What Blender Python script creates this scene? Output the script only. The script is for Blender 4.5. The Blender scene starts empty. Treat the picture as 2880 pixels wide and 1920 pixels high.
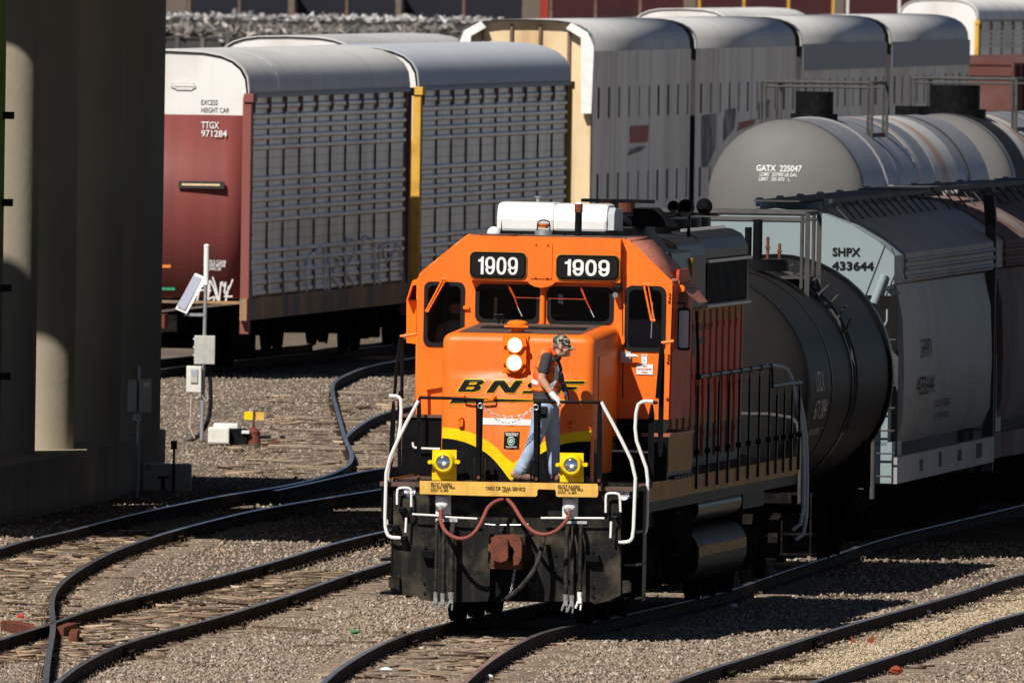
import bpy, bmesh, math, random
import numpy as np
from mathutils import Vector, Matrix, Euler
R = math.radians
random.seed(7); rng = np.random.default_rng(7)
SC = bpy.context.scene; COL = SC.collection
# ------------------------------------------------------------------ camera
FPX = 71500.0; CAMZ = 8.0; PITCH = 1141/FPX; ROLL = R(0.85)
C0 = Vector((0, 0, CAMZ))
FW = Vector((0, math.cos(PITCH), -math.sin(PITCH))); UPV = Vector((0, math.sin(PITCH), math.cos(PITCH))); RT = Vector((1, 0, 0))
cam = bpy.data.cameras.new('camera'); co = bpy.data.objects.new('camera', cam); COL.objects.link(co)
xr = RT*math.cos(ROLL)+UPV*math.sin(ROLL); yr = -RT*math.sin(ROLL)+UPV*math.cos(ROLL); zr = -FW
mc = Matrix((xr, yr, zr)).transposed().to_4x4(); mc.translation = C0; co.matrix_world = mc
cam.sensor_width = 36; cam.lens = FPX/2880*36; cam.clip_start = 10; cam.clip_end = 9000
cam.dof.use_dof = True; cam.dof.focus_distance = 297; cam.dof.aperture_fstop = 18
SC.camera = co
# ------------------------------------------------------------------ sky and sun
SUN_EL, SUN_AZ = R(45), R(30)      # light travels towards +x*sin, +y*cos
w = bpy.data.worlds.new("World"); SC.world = w; w.use_nodes = True
sk = w.node_tree.nodes.new('ShaderNodeTexSky'); sk.sky_type = 'NISHITA'; sk.sun_disc = False
sk.sun_elevation = SUN_EL; sk.sun_rotation = R(180)+SUN_AZ; sk.altitude = 1600; sk.air_density = .6; sk.dust_density = .3
bg = w.node_tree.nodes['Background']; bg.inputs[1].default_value = 0.05
w.node_tree.links.new(sk.outputs[0], bg.inputs[0])
sd = bpy.data.lights.new('sun', 'SUN'); so = bpy.data.objects.new('sun', sd); COL.objects.link(so)
sd.energy = 5.0; sd.angle = R(0.53); sd.color = (1, .955, .88)
ldir = Vector((math.sin(SUN_AZ)*math.cos(SUN_EL), math.cos(SUN_AZ)*math.cos(SUN_EL), -math.sin(SUN_EL)))
so.rotation_euler = ldir.to_track_quat('-Z', 'Y').to_euler(); so.location = (-60, 200, 90)
SC.view_settings.view_transform = 'Standard'; SC.view_settings.look = 'None'; SC.view_settings.exposure = 0.05
SC.render.engine = 'CYCLES'; SC.cycles.diffuse_bounces = 2

# ------------------------------------------------------------------ geometry of the view
def ray(px, py):
    dx, dy = px-1440, py-960
    u = dx*math.cos(ROLL)+dy*math.sin(ROLL); v = -dx*math.sin(ROLL)+dy*math.cos(ROLL)
    return FW+RT*(u/FPX)-UPV*(v/FPX)
def G(px, py, z=0.0):
    d = ray(px, py); return C0+d*((z-CAMZ)/d.z)
def Dp(px, py, D):
    d = ray(px, py); return C0+d*(D/d.y)
LOCO = Matrix.Translation((-.03, 294.7, 0)) @ Matrix.Rotation(R(-6.5), 4, 'Z') @ Matrix.Rotation(R(.25), 4, 'Y')
LINV = LOCO.inverted(); LC = LINV @ C0
def F(px, py, yl, M=None):
    MI = LINV if M is None else M.inverted()
    c = MI @ C0; d = MI.to_3x3() @ ray(px, py); t = (yl-c.y)/d.y; p = c+d*t
    return p.x, p.z
z1 = lambda x, y: (1060+x/2.138, 520+y/2.138)
z2 = lambda x, y: (1040+x/2.24, 1060+y/2.24)
z3 = lambda x, y: (1200+x/3.408, 800+y/3.408)
zP = lambda x, y: (1380+x/3.136, 900+y/3.136)
zR = lambda x, y: (1600+x/3.675, 540+y/3.675)
zS = lambda x, y: (1780+x/3.41, 960+y/3.41)
def FZ(zf, pts, yl): return [F(*zf(*p), yl) for p in pts]

# ------------------------------------------------------------------ materials
MATS = {}
def mat(name, col, rough=.6, metal=0., col2=None, scale=3., lo=.45, hi=.7, streak=0., bump=0., bscale=40., emit=0., spec=.15, coord='Object', island=None, dust=None, flake=None, stretch=(1, 1, 1)):
    m = bpy.data.materials.new(name); m.use_nodes = True; nt = m.node_tree; N = nt.nodes; L = nt.links
    b = N['Principled BSDF']; b.inputs['Roughness'].default_value = rough; b.inputs['Metallic'].default_value = metal
    b.inputs['Specular IOR Level'].default_value = spec
    tc = N.new('ShaderNodeTexCoord')
    def ramp(src, lo, hi):
        r = N.new('ShaderNodeMapRange'); r.inputs[1].default_value = lo; r.inputs[2].default_value = hi; L.new(src, r.inputs[0]); return r.outputs[0]
    def noise(sc, det=6, st=(1, 1, 1), rgh=.6):
        mp = N.new('ShaderNodeMapping'); mp.inputs['Scale'].default_value = st; L.new(tc.outputs[coord], mp.inputs[0])
        n = N.new('ShaderNodeTexNoise'); n.inputs['Scale'].default_value = sc; n.inputs['Detail'].default_value = det; n.inputs['Roughness'].default_value = rgh
        L.new(mp.outputs[0], n.inputs['Vector']); return n.outputs[0]
    def mix(fac, a, bcol):
        x = N.new('ShaderNodeMix'); x.data_type = 'RGBA'
        L.new(fac, x.inputs[0])
        if isinstance(a, tuple): x.inputs[6].default_value = (*a, 1)
        else: L.new(a, x.inputs[6])
        if isinstance(bcol, tuple): x.inputs[7].default_value = (*bcol, 1)
        else: L.new(bcol, x.inputs[7])
        return x.outputs[2]
    cur = tuple(col)
    if col2 is not None: cur = mix(ramp(noise(scale, st=stretch), lo, hi), cur, tuple(col2))
    if streak:
        sc2, amt, scol = streak
        f = ramp(noise(sc2, 4, (1, 1, .05)), .5, .78)
        mm = N.new('ShaderNodeMath'); mm.operation = 'MULTIPLY'; mm.inputs[1].default_value = amt; L.new(f, mm.inputs[0])
        cur = mix(mm.outputs[0], cur, scol)
    if flake:
        fsc, th, fcol = flake
        f = ramp(noise(fsc, 8, rgh=.75), th, th+.03); cur = mix(f, cur, fcol)
    if island:
        g = N.new('ShaderNodeNewGeometry'); cr = N.new('ShaderNodeValToRGB'); el = cr.color_ramp.elements
        for i, (p, c) in enumerate(island):
            e = el[i] if i < 2 else el.new(p)
            e.position = p; e.color = (*c, 1)
        L.new(g.outputs['Random Per Island'], cr.inputs[0]); cur = cr.outputs[0]
    if dust:                           # settled dirt on surfaces that face up
        g = N.new('ShaderNodeNewGeometry'); sx = N.new('ShaderNodeSeparateXYZ'); L.new(g.outputs['Normal'], sx.inputs[0])
        f = ramp(sx.outputs[2], .6, .95); cur = mix(f, cur, dust)
    if isinstance(cur, tuple): b.inputs['Base Color'].default_value = (*cur, 1)
    else: L.new(cur, b.inputs['Base Color'])
    if bump:
        bp = N.new('ShaderNodeBump'); bp.inputs['Strength'].default_value = bump; bp.inputs['Distance'].default_value = .02
        L.new(noise(bscale, 5), bp.inputs['Height']); L.new(bp.outputs[0], b.inputs['Normal'])
    if emit: b.inputs['Emission Color'].default_value = (*col, 1); b.inputs['Emission Strength'].default_value = emit
    MATS[name] = m; return m
ORG = (1.0, .205, .015)
mat('orange_paint', ORG, .42, spec=.4, col2=(.9, .155, .012), scale=1.2, lo=.35, hi=.75, bump=.06, bscale=6, streak=(3.2, .45, (.55, .12, .03)), flake=(9, .72, (.38, .1, .03)))
mat('orange_trim', (1, .2, .015), .4, flake=(30, .68, (.3, .1, .04)))
mat('orange_dark', (.62, .075, .02), .45, spec=.06, col2=(.36, .055, .03), scale=2, streak=(7, .75, (.1, .045, .03)))  # darker orange with brown vertical streaks, for the side and wipers
mat('oxide_roof', (.42, .15, .10), .5, col2=(.24, .09, .065), scale=4, stretch=(8, .6, 8), bump=.1)
mat('yellow_paint', (.9, .66, .008), .4, col2=(.82, .52, .01), scale=4)
mat('yellow_faded', (.82, .5, .11), .5, col2=(.70, .36, .07), scale=5, streak=(10, .5, (.45, .24, .08)), flake=(16, .68, (.25, .15, .06)))
mat('yellow_side', (.40, .21, .04), .5, spec=.05, col2=(.25, .13, .035), scale=2.5, streak=(7, .5, (.12, .07, .03)))  # yellow darkened to put the side's shade into the colour
mat('black_paint', (.007, .007, .008), .5, spec=.06, col2=(.014, .014, .014), scale=6, bump=.12, flake=(38, .72, (.3, .27, .22)))
mat('black_gloss', (.006, .006, .007), .36, spec=.07, col2=(.010, .010, .011), scale=5)
mat('pilot_black', (.014, .0135, .013), .5, spec=.1, col2=(.10, .08, .055), scale=2.6, lo=.48, hi=.74, streak=(9, .6, (.075, .062, .045)), flake=(30, .645, (.36, .32, .25)), bump=.2)
mat('walkway_brown', (.13, .085, .07), .8, col2=(.07, .05, .045), scale=9, bump=.4)
mat('white_paint', (.85, .84, .8), .4, flake=(14, .69, (.06, .05, .05)))
mat('white_clean', (.88, .88, .86), .35, col2=(.78, .77, .74), scale=3)
mat('grey_plastic', (.5, .52, .55), .5)
mat('letter_black', (.012, .012, .012), .5)
mat('letter_white', (.85, .85, .82), .5)
mat('letter_faded', (.55, .5, .46), .6)
mat('rust', (.19, .06, .035), .8, col2=(.09, .04, .03), scale=9, bump=.5, flake=(14, .66, (.28, .16, .12)))
mat('hose_red', (.26, .07, .05), .55, col2=(.22, .08, .06), scale=20)
mat('hose_black', (.02, .018, .017), .6, col2=(.06, .05, .04), scale=14)
mat('bare_steel', (.5, .48, .46), .4, .7)
mat('chain_steel', (.5, .48, .46), .4, .4)
mat('lens_glass', (.75, .77, .8), .08, .95)
mat('lamp_lit', (1, .93, .8), .3, emit=9)
mat('beacon_amber', (.75, .2, .03), .25)
mat('interior_dark', (.05, .05, .05), .8); mat('interior_wall', (.14, .145, .14), .8)
mat('interior_grey', (.12, .12, .12), .8)
mat('wood_pale', (.5, .36, .18), .7)
mat('sticker_green', (.03, .3, .16), .5)
mat('sticker_blue', (.05, .12, .45), .5)
mat('sticker_red', (.65, .05, .04), .5)
mat('mirror_grey', (.42, .44, .48), .3, .4)
def glass_mat(name, tint, refl):
    m = bpy.data.materials.new(name); m.use_nodes = True; nt = m.node_tree; N = nt.nodes; L = nt.links
    N.remove(N['Principled BSDF']); o = N['Material Output']
    t = N.new('ShaderNodeBsdfTransparent'); t.inputs[0].default_value = (*tint, 1)
    g = N.new('ShaderNodeBsdfGlossy'); g.inputs['Roughness'].default_value = .03; g.inputs[0].default_value = (.8, .85, .9, 1)
    lw = N.new('ShaderNodeLayerWeight'); lw.inputs[0].default_value = refl
    mx = N.new('ShaderNodeMixShader'); L.new(lw.outputs['Fresnel'], mx.inputs[0]); L.new(t.outputs[0], mx.inputs[1]); L.new(g.outputs[0], mx.inputs[2]); L.new(mx.outputs[0], o.inputs[0])
    MATS[name] = m
glass_mat('window_glass', (.8, .82, .82), .2)
glass_mat('clear_glass', (.9, .9, .9), .2)

# ------------------------------------------------------------------ mesh building
class MB:
    def __init__(s): s.v = []; s.f = []
    def add(s, vs, fs):
        o = len(s.v); s.v += [tuple(v) for v in vs]; s.f += [tuple(i+o for i in f) for f in fs]; return s
    def box(s, x0, x1, y0, y1, zz0, zz1, M=None):
        vs = [Vector((x, y, z)) for z in (zz0, zz1) for y in (y0, y1) for x in (x0, x1)]
        if M is not None: vs = [M @ v for v in vs]
        return s.add(vs, [(0, 2, 3, 1), (4, 5, 7, 6), (0, 1, 5, 4), (2, 6, 7, 3), (0, 4, 6, 2), (1, 3, 7, 5)])
    def prism(s, poly, y0, y1):                    # poly in x,z
        n = len(poly); vs = [(p[0], y0, p[1]) for p in poly]+[(p[0], y1, p[1]) for p in poly]
        return s.add(vs, [tuple(range(n)), tuple(range(2*n-1, n-1, -1))]+[(i, i+n, (i+1) % n+n, (i+1) % n) for i in range(n)])
    def prismx(s, poly, x0, x1):                   # poly in y,z
        n = len(poly); vs = [(x0, p[0], p[1]) for p in poly]+[(x1, p[0], p[1]) for p in poly]
        return s.add(vs, [tuple(range(n)), tuple(range(2*n-1, n-1, -1))]+[(i, i+n, (i+1) % n+n, (i+1) % n) for i in range(n)])
    def prismz(s, poly, a, b):                     # poly in x,y
        n = len(poly); vs = [(p[0], p[1], a) for p in poly]+[(p[0], p[1], b) for p in poly]
        return s.add(vs, [tuple(range(n)), tuple(range(2*n-1, n-1, -1))]+[(i, i+n, (i+1) % n+n, (i+1) % n) for i in range(n)])
    def cyl(s, p0, p1, r0, r1=None, n=16, cap=True):
        p0, p1 = Vector(p0), Vector(p1); r1 = r0 if r1 is None else r1
        a = (p1-p0).normalized(); t = Vector((0, 0, 1)) if abs(a.z) < .9 else Vector((1, 0, 0)); u = a.cross(t).normalized(); v = a.cross(u)
        vs = [p0+(u*math.cos(2*math.pi*i/n)+v*math.sin(2*math.pi*i/n))*r0 for i in range(n)]+[p1+(u*math.cos(2*math.pi*i/n)+v*math.sin(2*math.pi*i/n))*r1 for i in range(n)]
        fs = [(i, (i+1) % n, (i+1) % n+n, i+n) for i in range(n)]
        if cap: fs += [tuple(range(n-1, -1, -1)), tuple(range(n, 2*n))]
        return s.add(vs, fs)
    def tube(s, pts, r, n=8, smooth=0):
        pts = [Vector(p) for p in pts]
        for _ in range(smooth):
            q = [pts[0]]
            for a, b in zip(pts[:-1], pts[1:]): q += [a.lerp(b, .25), a.lerp(b, .75)]
            pts = q+[pts[-1]]
        rs = r if isinstance(r, (list, tuple)) else [r]*len(pts)
        vs = []; u = None
        for i, p in enumerate(pts):
            a = (pts[min(i+1, len(pts)-1)]-pts[max(i-1, 0)]).normalized()
            if u is None:
                t = Vector((0, 0, 1)) if abs(a.z) < .9 else Vector((1, 0, 0)); u = a.cross(t).normalized()
            else: u = (u-a*u.dot(a)).normalized()
            v = a.cross(u); rr = rs[min(i, len(rs)-1)]
            vs += [p+(u*math.cos(2*math.pi*k/n)+v*math.sin(2*math.pi*k/n))*rr for k in range(n)]
        fs = [(i*n+k, i*n+(k+1) % n, (i+1)*n+(k+1) % n, (i+1)*n+k) for i in range(len(pts)-1) for k in range(n)]
        fs += [tuple(range(n-1, -1, -1)), tuple(range((len(pts)-1)*n, len(pts)*n))]
        return s.add(vs, fs)
    def ell(s, c, rx, ry, rz, nu=16, nv=10, M=None):
        c = Vector(c); vs = []
        for j in range(1, nv):
            ph = math.pi*j/nv
            for i in range(nu):
                t = 2*math.pi*i/nu; v = Vector((rx*math.sin(ph)*math.cos(t), ry*math.sin(ph)*math.sin(t), rz*math.cos(ph)))
                vs.append(c+(M @ v if M is not None else v))
        t, b = Vector((0, 0, rz)), Vector((0, 0, -rz))
        vs += [c+(M @ t if M is not None else t), c+(M @ b if M is not None else b)]; T = len(vs)-2
        fs = [(j*nu+i, (j+1)*nu+i, (j+1)*nu+(i+1) % nu, j*nu+(i+1) % nu) for j in range(nv-2) for i in range(nu)]
        fs += [(T, i, (i+1) % nu) for i in range(nu)]+[(T+1, (nv-2)*nu+(i+1) % nu, (nv-2)*nu+i) for i in range(nu)]
        return s.add(vs, fs)
    def cap(s, p0, p1, r0, r1=None, n=14):          # tapered capsule
        p0, p1 = Vector(p0), Vector(p1); r1 = r0 if r1 is None else r1
        a = (p1-p0).normalized() if (p1-p0).length > 1e-6 else Vector((0, 0, 1)); pts, rs = [], []
        for k in range(6): an = math.pi/2*(1-k/5); pts.append(p0-a*r0*math.sin(an)); rs.append(max(r0*math.cos(an), 1e-4))
        for k in range(6): an = math.pi/2*(k/5); pts.append(p1+a*r1*math.sin(an)); rs.append(max(r1*math.cos(an), 1e-4))
        u = a.cross(Vector((0, 0, 1)) if abs(a.z) < .9 else Vector((1, 0, 0))).normalized(); v = a.cross(u); vs = []
        for p, rr in zip(pts, rs): vs += [p+(u*math.cos(2*math.pi*k/n)+v*math.sin(2*math.pi*k/n))*rr for k in range(n)]
        m = len(pts)
        fs = [(i*n+k, i*n+(k+1) % n, (i+1)*n+(k+1) % n, (i+1)*n+k) for i in range(m-1) for k in range(n)]+[tuple(range(n-1, -1, -1)), tuple(range((m-1)*n, m*n))]
        return s.add(vs, fs)
    def loft(s, rings, cap=True, closed=True):
        n = len(rings[0]); vs = [v for r in rings for v in r]
        fs = [(i*n+k, i*n+(k+1) % n, (i+1)*n+(k+1) % n, (i+1)*n+k) for i in range(len(rings)-1) for k in range(n if closed else n-1)]
        if cap: fs += [tuple(range(n-1, -1, -1)), tuple(range((len(rings)-1)*n, len(rings)*n))]
        return s.add(vs, fs)
    def build(s, name, m, parent=None, smooth=False, bevel=0., M=None, remesh=0., sm=0):
        me = bpy.data.meshes.new(name); me.from_pydata(s.v, [], s.f)
        bm = bmesh.new(); bm.from_mesh(me); bmesh.ops.recalc_face_normals(bm, faces=bm.faces); bm.to_mesh(me); bm.free()
        o = bpy.data.objects.new(name, me); COL.objects.link(o)
        if m: me.materials.append(MATS[m] if isinstance(m, str) else m)
        if parent is not None: o.parent = parent
        if M is not None: o.matrix_world = M
        if bevel:
            b = o.modifiers.new('bevel', 'BEVEL'); b.width = bevel; b.segments = 2; b.limit_method = 'ANGLE'; b.angle_limit = R(40)
        if remesh:
            r_ = o.modifiers.new('remesh', 'REMESH'); r_.mode = 'VOXEL'; r_.voxel_size = remesh
            if sm: s_ = o.modifiers.new('smooth', 'SMOOTH'); s_.iterations = sm; s_.factor = .6
        if smooth or remesh:
            me.polygons.foreach_set('use_smooth', [True]*len(me.polygons))
            if smooth != 'all' and not remesh:
                try: me.set_sharp_from_angle(angle=R(38))
                except Exception: pass
        if remesh: o.modifiers['remesh'].use_smooth_shade = True
        return o
def tag(o, label=None, cat=None, group=None, kind=None):
    if label: o['label'] = label
    if cat: o['category'] = cat
    if group: o['group'] = group
    if kind: o['kind'] = kind
    return o
def thing(name, label, cat, M=None, group=None):
    o = bpy.data.objects.new(name, None); COL.objects.link(o); o.empty_display_size = .3
    if M is not None: o.matrix_world = M
    return tag(o, label, cat, group)
def curve_mesh(splines, half, offset=0.):
    cu = bpy.data.curves.new('tmp', 'CURVE'); cu.dimensions = '2D'; cu.fill_mode = 'BOTH'; cu.extrude = half; cu.offset = offset
    for sp in splines:
        s = cu.splines.new('POLY'); s.points.add(len(sp)-1); s.use_cyclic_u = True
        for p, q in zip(s.points, sp): p.co = (q[0], q[1], 0, 1)
    o = bpy.data.objects.new('tmp', cu); COL.objects.link(o)
    dg = bpy.context.evaluated_depsgraph_get(); me = bpy.data.meshes.new_from_object(o.evaluated_get(dg))
    bpy.data.objects.remove(o); bpy.data.curves.remove(cu)
    return [tuple(v.co) for v in me.vertices], [tuple(p.vertices) for p in me.polygons]
def plate(splines, yc, half, mb=None, offset=0.):     # splines in x,z -> solid plate around y=yc, holes kept
    vs, fs = curve_mesh(splines, half, offset)
    mb = mb or MB(); mb.add([(x, yc+z, y) for x, y, z in vs], fs); return mb
def rrect(x0, a0, x1, a1, r, n=6):
    x0, x1 = sorted((x0, x1)); a0, a1 = sorted((a0, a1)); out = []
    for cx, cz, s in ((x1-r, a1-r, 0), (x0+r, a1-r, 90), (x0+r, a0+r, 180), (x1-r, a0+r, 270)):
        for k in range(n+1): t = R(s+90*k/n); out.append((cx+r*math.cos(t), cz+r*math.sin(t)))
    return out
def circ(cx, cz, r, n=24, rz=None): return [(cx+r*math.cos(2*math.pi*k/n), cz+(rz or r)*math.sin(2*math.pi*k/n)) for k in range(n)]
_tc = {}
def text_geo(s, bold=0.):
    if (s, bold) in _tc: return _tc[(s, bold)]
    cu = bpy.data.curves.new('tmp', 'FONT'); cu.body = s; cu.size = 1; cu.extrude = .0; cu.offset = bold; cu.resolution_u = 3
    o = bpy.data.objects.new('tmp', cu); COL.objects.link(o)
    dg = bpy.context.evaluated_depsgraph_get(); me = bpy.data.meshes.new_from_object(o.evaluated_get(dg))
    V = np.array([v.co[:] for v in me.vertices]); P = [tuple(p.vertices) for p in me.polygons]
    bpy.data.objects.remove(o); bpy.data.curves.remove(cu)
    mn, mx = V.min(0), V.max(0); V = (V-mn)/np.maximum(mx-mn, 1e-6)
    _tc[(s, bold)] = (V, P); return V, P
def text(s, fn, m, parent, bold=0., name='lettering', mb=None):     # fn maps (u,v) in the unit box to local xyz
    V, P = text_geo(s, bold); b = mb or MB(); b.add([fn(u, v) for u, v, _ in V], P)
    return b if mb is not None else b.build(name, m, parent)
def trect(x0, a0, x1, a1, y, shear=0.):
    return lambda u, v: (x0+(x1-x0)*u+shear*v, y, a0+(a1-a0)*v)
# ------------------------------------------------------------------ ground
def in_deck_shade(D): return 330 < D < 379
mat('ground_dirt', (.2, .16, .125), .95, spec=.0, col2=(.10, .082, .07), scale=1.3, lo=.35, hi=.65, bump=.5, bscale=14)
def ground():
    xs = np.concatenate([[-900, -300, -100, -40], np.arange(-14, 22, .5), [40, 100, 300, 900]])
    ys = np.concatenate([[-60, 100, 200, 250], np.arange(272, 350, .5), np.arange(350, 520, 2.), [560, 700, 1000, 1600, 2500, 5000]])
    X, Y = np.meshgrid(xs, ys); rn = rng.normal(0, 1, X.shape)*.008
    ok = (np.abs(X) < 22) & (Y > 260) & (Y < 520); Z = np.where(ok, -.175+rn, -.175)
    nx, ny = len(xs), len(ys); me = bpy.data.meshes.new('ground')
    vs = np.stack([X, Y, Z], -1).reshape(-1, 3); i = np.arange(nx-1)[None]+np.arange(ny-1)[:, None]*nx; i = i.reshape(-1)
    fs = np.stack([i, i+1, i+1+nx, i+nx], -1)
    me.from_pydata(vs.tolist(), [], fs.tolist()); o = bpy.data.objects.new('ground', me); COL.objects.link(o); me.materials.append(MATS['ground_dirt'])
    tag(o, kind='structure')
ground()
# stones: thousands of small deformed lumps in one mesh
T8 = np.array([(-1, -1, -1), (1, -1, -1), (1, 1, -1), (-1, 1, -1), (-1, -1, 1), (1, -1, 1), (1, 1, 1), (-1, 1, 1)], float)
F8 = np.array([(0, 3, 2, 1), (4, 5, 6, 7), (0, 1, 5, 4), (1, 2, 6, 5), (2, 3, 7, 6), (3, 0, 4, 7)])
def lumps(name, P, size, m, flat=(1, 1, .7), label=None, kind='stuff', parent=None, turn=6.28):
    n = len(P); s = size[:, None, None]*.5*np.array(flat)*rng.uniform(.6, 1.25, (n, 1, 3)); V = T8[None]*s*rng.uniform(.55, 1.15, (n, 8, 1))
    def rot(ax, a):
        c, s_ = np.cos(a), np.sin(a); o = np.zeros((n, 3, 3)); i, j = [(1, 2), (0, 2), (0, 1)][ax]
        o[:, ax, ax] = 1; o[:, i, i] = c; o[:, j, j] = c; o[:, i, j] = -s_; o[:, j, i] = s_; return o
    V = np.einsum('nij,nkj->nki', rot(2, rng.uniform(0, turn, n)-(0 if turn > 6 else turn/2)) @ rot(0, rng.normal(0, .5 if turn > 6 else .1, n)) @ rot(1, rng.normal(0, .5 if turn > 6 else .06, n)), V)+P[:, None]
    me = bpy.data.meshes.new(name); me.vertices.add(n*8); me.vertices.foreach_set('co', V.reshape(-1))
    FF = (F8[None]+np.arange(n)[:, None, None]*8).reshape(-1); nf = n*6
    me.loops.add(nf*4); me.loops.foreach_set('vertex_index', FF.astype(np.int32)); me.polygons.add(nf)
    me.polygons.foreach_set('loop_start', np.arange(0, nf*4, 4, dtype=np.int32)); me.update(); me.validate()
    o = bpy.data.objects.new(name, me); COL.objects.link(o); me.materials.append(MATS[m])
    if parent is not None: o.parent = parent
    tag(o, label, kind=kind); return o
mat('ballast', (.3, .25, .21), .9, spec=.02, island=[(0, (.16, .125, .098)), (1, (.42, .34, .26)), (.25, (.27, .212, .162)), (.5, (.345, .272, .206)), (.75, (.375, .268, .195)), (.93, (.45, .38, .3)), (.99, (.66, .58, .48))])
mat('grain', (.6, .45, .26), .85, spec=0., island=[(0, (.2, .155, .11)), (1, (.66, .54, .38)), (.3, (.38, .3, .21)), (.6, (.56, .45, .31))])
def scatter(x0, x1, y0, y1, dens):
    n = int((x1-x0)*(y1-y0)*dens); return np.stack([rng.uniform(x0, x1, n), rng.uniform(y0, y1, n), np.zeros(n)], -1)
P = np.concatenate([scatter(-6.6, 6.8, 274, 312, 190), scatter(-8, 9, 312, 346, 70), scatter(-8, 1.5, 346, 366, 22), scatter(-6.5, 1, 366, 470, 45)])
P[:, 2] = -.176+rng.uniform(-.01, .016, len(P))
sz = np.exp(rng.normal(np.log(.028), .3, len(P))); sz = np.clip(sz, .02, .085)
lumps('ballast_gravel', P, sz, 'ballast')

# ------------------------------------------------------------------ tracks
mat('rail_side', (.03, .022, .018), .75, spec=.03, col2=(.085, .055, .04), scale=4, bump=.3)
mat('rail_head', (.55, .55, .58), .28, .9, col2=(.22, .21, .2), scale=1.5, stretch=(6, .5, 6))
mat('spike_rust', (.16, .12, .09), .8, col2=(.08, .055, .04), scale=30)
mat('tie_wood', (.40, .31, .235), .95, spec=0., col2=(.12, .09, .07), scale=3, lo=.4, hi=.6, stretch=(.6, 14, 14), bump=.8, bscale=25, island=None)
def catmull(pts, step=.8):
    pts = [Vector(p) for p in pts]; out = []
    e = [pts[0]*2-pts[1]]+pts+[pts[-1]*2-pts[-2]]
    for i in range(1, len(e)-2):
        p0, p1, p2, p3 = e[i-1:i+3]; n = max(2, int((p2-p1).length/step))
        for k in range(n):
            t = k/n; out.append(.5*((2*p1)+(p2-p0)*t+(2*p0-5*p1+4*p2-p3)*t*t+(3*p1-p0-3*p2+p3)*t**3))
    return out+[pts[-1]]
PROF = [(-.07, -.165), (.07, -.165), (.07, -.15), (.012, -.135), (.01, -.045), (.034, -.035), (.036, -.006), (.03, 0), (-.03, 0), (-.036, -.006), (-.034, -.035), (-.01, -.045), (-.012, -.135), (-.07, -.15)]
def smooth_pts(pts, it=3):
    pts = [Vector(p) for p in pts]
    for _ in range(it): pts = [pts[0]]+[(pts[i-1]+pts[i]*2+pts[i+1])/4 for i in range(1, len(pts)-1)]+[pts[-1]]
    return pts
def rail(parent, pix, before=0., after=(), joints=()):
    P = [G(x, y) for x, y in pix]+[Vector(p) for p in after]
    if before: P = [P[0]+(P[0]-P[1]).normalized()*before]+P
    C = catmull(smooth_pts(catmull(P, 1.5), 4), .8)
    def sweep(prof, name, m, dz=0.):
        b = MB(); rings = []
        for i, p in enumerate(C):
            a = (C[min(i+1, len(C)-1)]-C[max(i-1, 0)]); a.z = 0; a.normalize(); n = Vector((a.y, -a.x, 0))
            rings.append([p+n*u+Vector((0, 0, v+dz)) for u, v in prof])
        return b.loft(rings).build(name, m, None)
    o = sweep(PROF, 'rail', 'rail_side'); o.parent = parent
    h = sweep([(-.033, -.004), (.033, -.004), (.029, .003), (-.029, .003)], 'rail_head', 'rail_head'); h.parent = o
    b = MB(); nb = 0                                              # spikes and tie plates
    acc = 0
    for i in range(1, len(C)):
        acc += (C[i]-C[i-1]).length
        while acc > .55:
            acc -= .55; p = C[i]; a = (C[i]-C[i-1]).normalized(); n = Vector((a.y, -a.x, 0)); nb += 1
            M = Matrix((n, a, Vector((0, 0, 1)))).transposed().to_4x4(); M.translation = p
            if p.y < 352:
                b.box(-.13, .13, -.07, .07, -.17, -.163, M)
                for sx in (-1, 1): b.box(sx*.085-.009, sx*.085+.009, -.05, -.03, -.16, -.125+random.uniform(0, .02), M); b.box(sx*.115-.009, sx*.115+.009, .02, .04, -.16, -.13+random.uniform(0, .02), M)
    if nb: s = b.build('spike', 'spike_rust', o); tag(s, kind='stuff')
    for jx, jy in joints:
        q = G(jx, jy); k = min(range(1, len(C)-1), key=lambda i: (C[i]-q).length); a = (C[k+1]-C[k-1]).normalized(); n = Vector((a.y, -a.x, 0))
        M = Matrix((n, a, Vector((0, 0, 1)))).transposed().to_4x4(); M.translation = C[k]
        b = MB().box(-.045, .045, -.45, .45, -.125, -.05, M)
        for t in (-.36, -.22, -.08, .08, .22, .36): b.cyl(M @ Vector((-.08, t, -.09)), M @ Vector((.08, t, -.09)), .016, n=6)
        b.build('joint_bar', 'rail_side', o)
    return C
RA = [(0, 1541), (71, 1518), (153, 1503), (286, 1467), (408, 1437), (536, 1411), (638, 1390), (728, 1378), (810, 1364), (895, 1344), (950, 1325), (984, 1303), (989, 1274), (971, 1233), (950, 1159), (936, 1107), (937, 1078), (961, 1059), (1024, 1033), (1080, 1020), (1168, 1005)]
RBr = [(810, 1371), (895, 1353), (1006, 1327), (1080, 1315), (1128, 1309)]
RC = [(971, 1229), (990, 1211), (1028, 1184), (1080, 1160), (1165, 1139)]
RD = [(128, 1920), (135, 1850), (145, 1799), (150, 1748), (145, 1712), (148, 1672), (173, 1636), (230, 1595), (306, 1554), (408, 1516), (510, 1485), (714, 1434), (821, 1416), (918, 1399), (1024, 1383), (1083, 1373)]
RE = [(0, 1797), (51, 1781), (128, 1758), (179, 1740), (255, 1712), (408, 1672), (612, 1621), (765, 1580), (969, 1519), (1107, 1488)]
RF = [(158, 1920), (204, 1881), (281, 1837), (357, 1804), (459, 1776), (612, 1735), (816, 1672), (969, 1618), (1105, 1577)]
RG = [(908, 1920), (944, 1886), (1020, 1837), (1097, 1799), (1200, 1763)]
RH = [(1304, 1920), (1371, 1861), (1469, 1800), (1560, 1764)]
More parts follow.
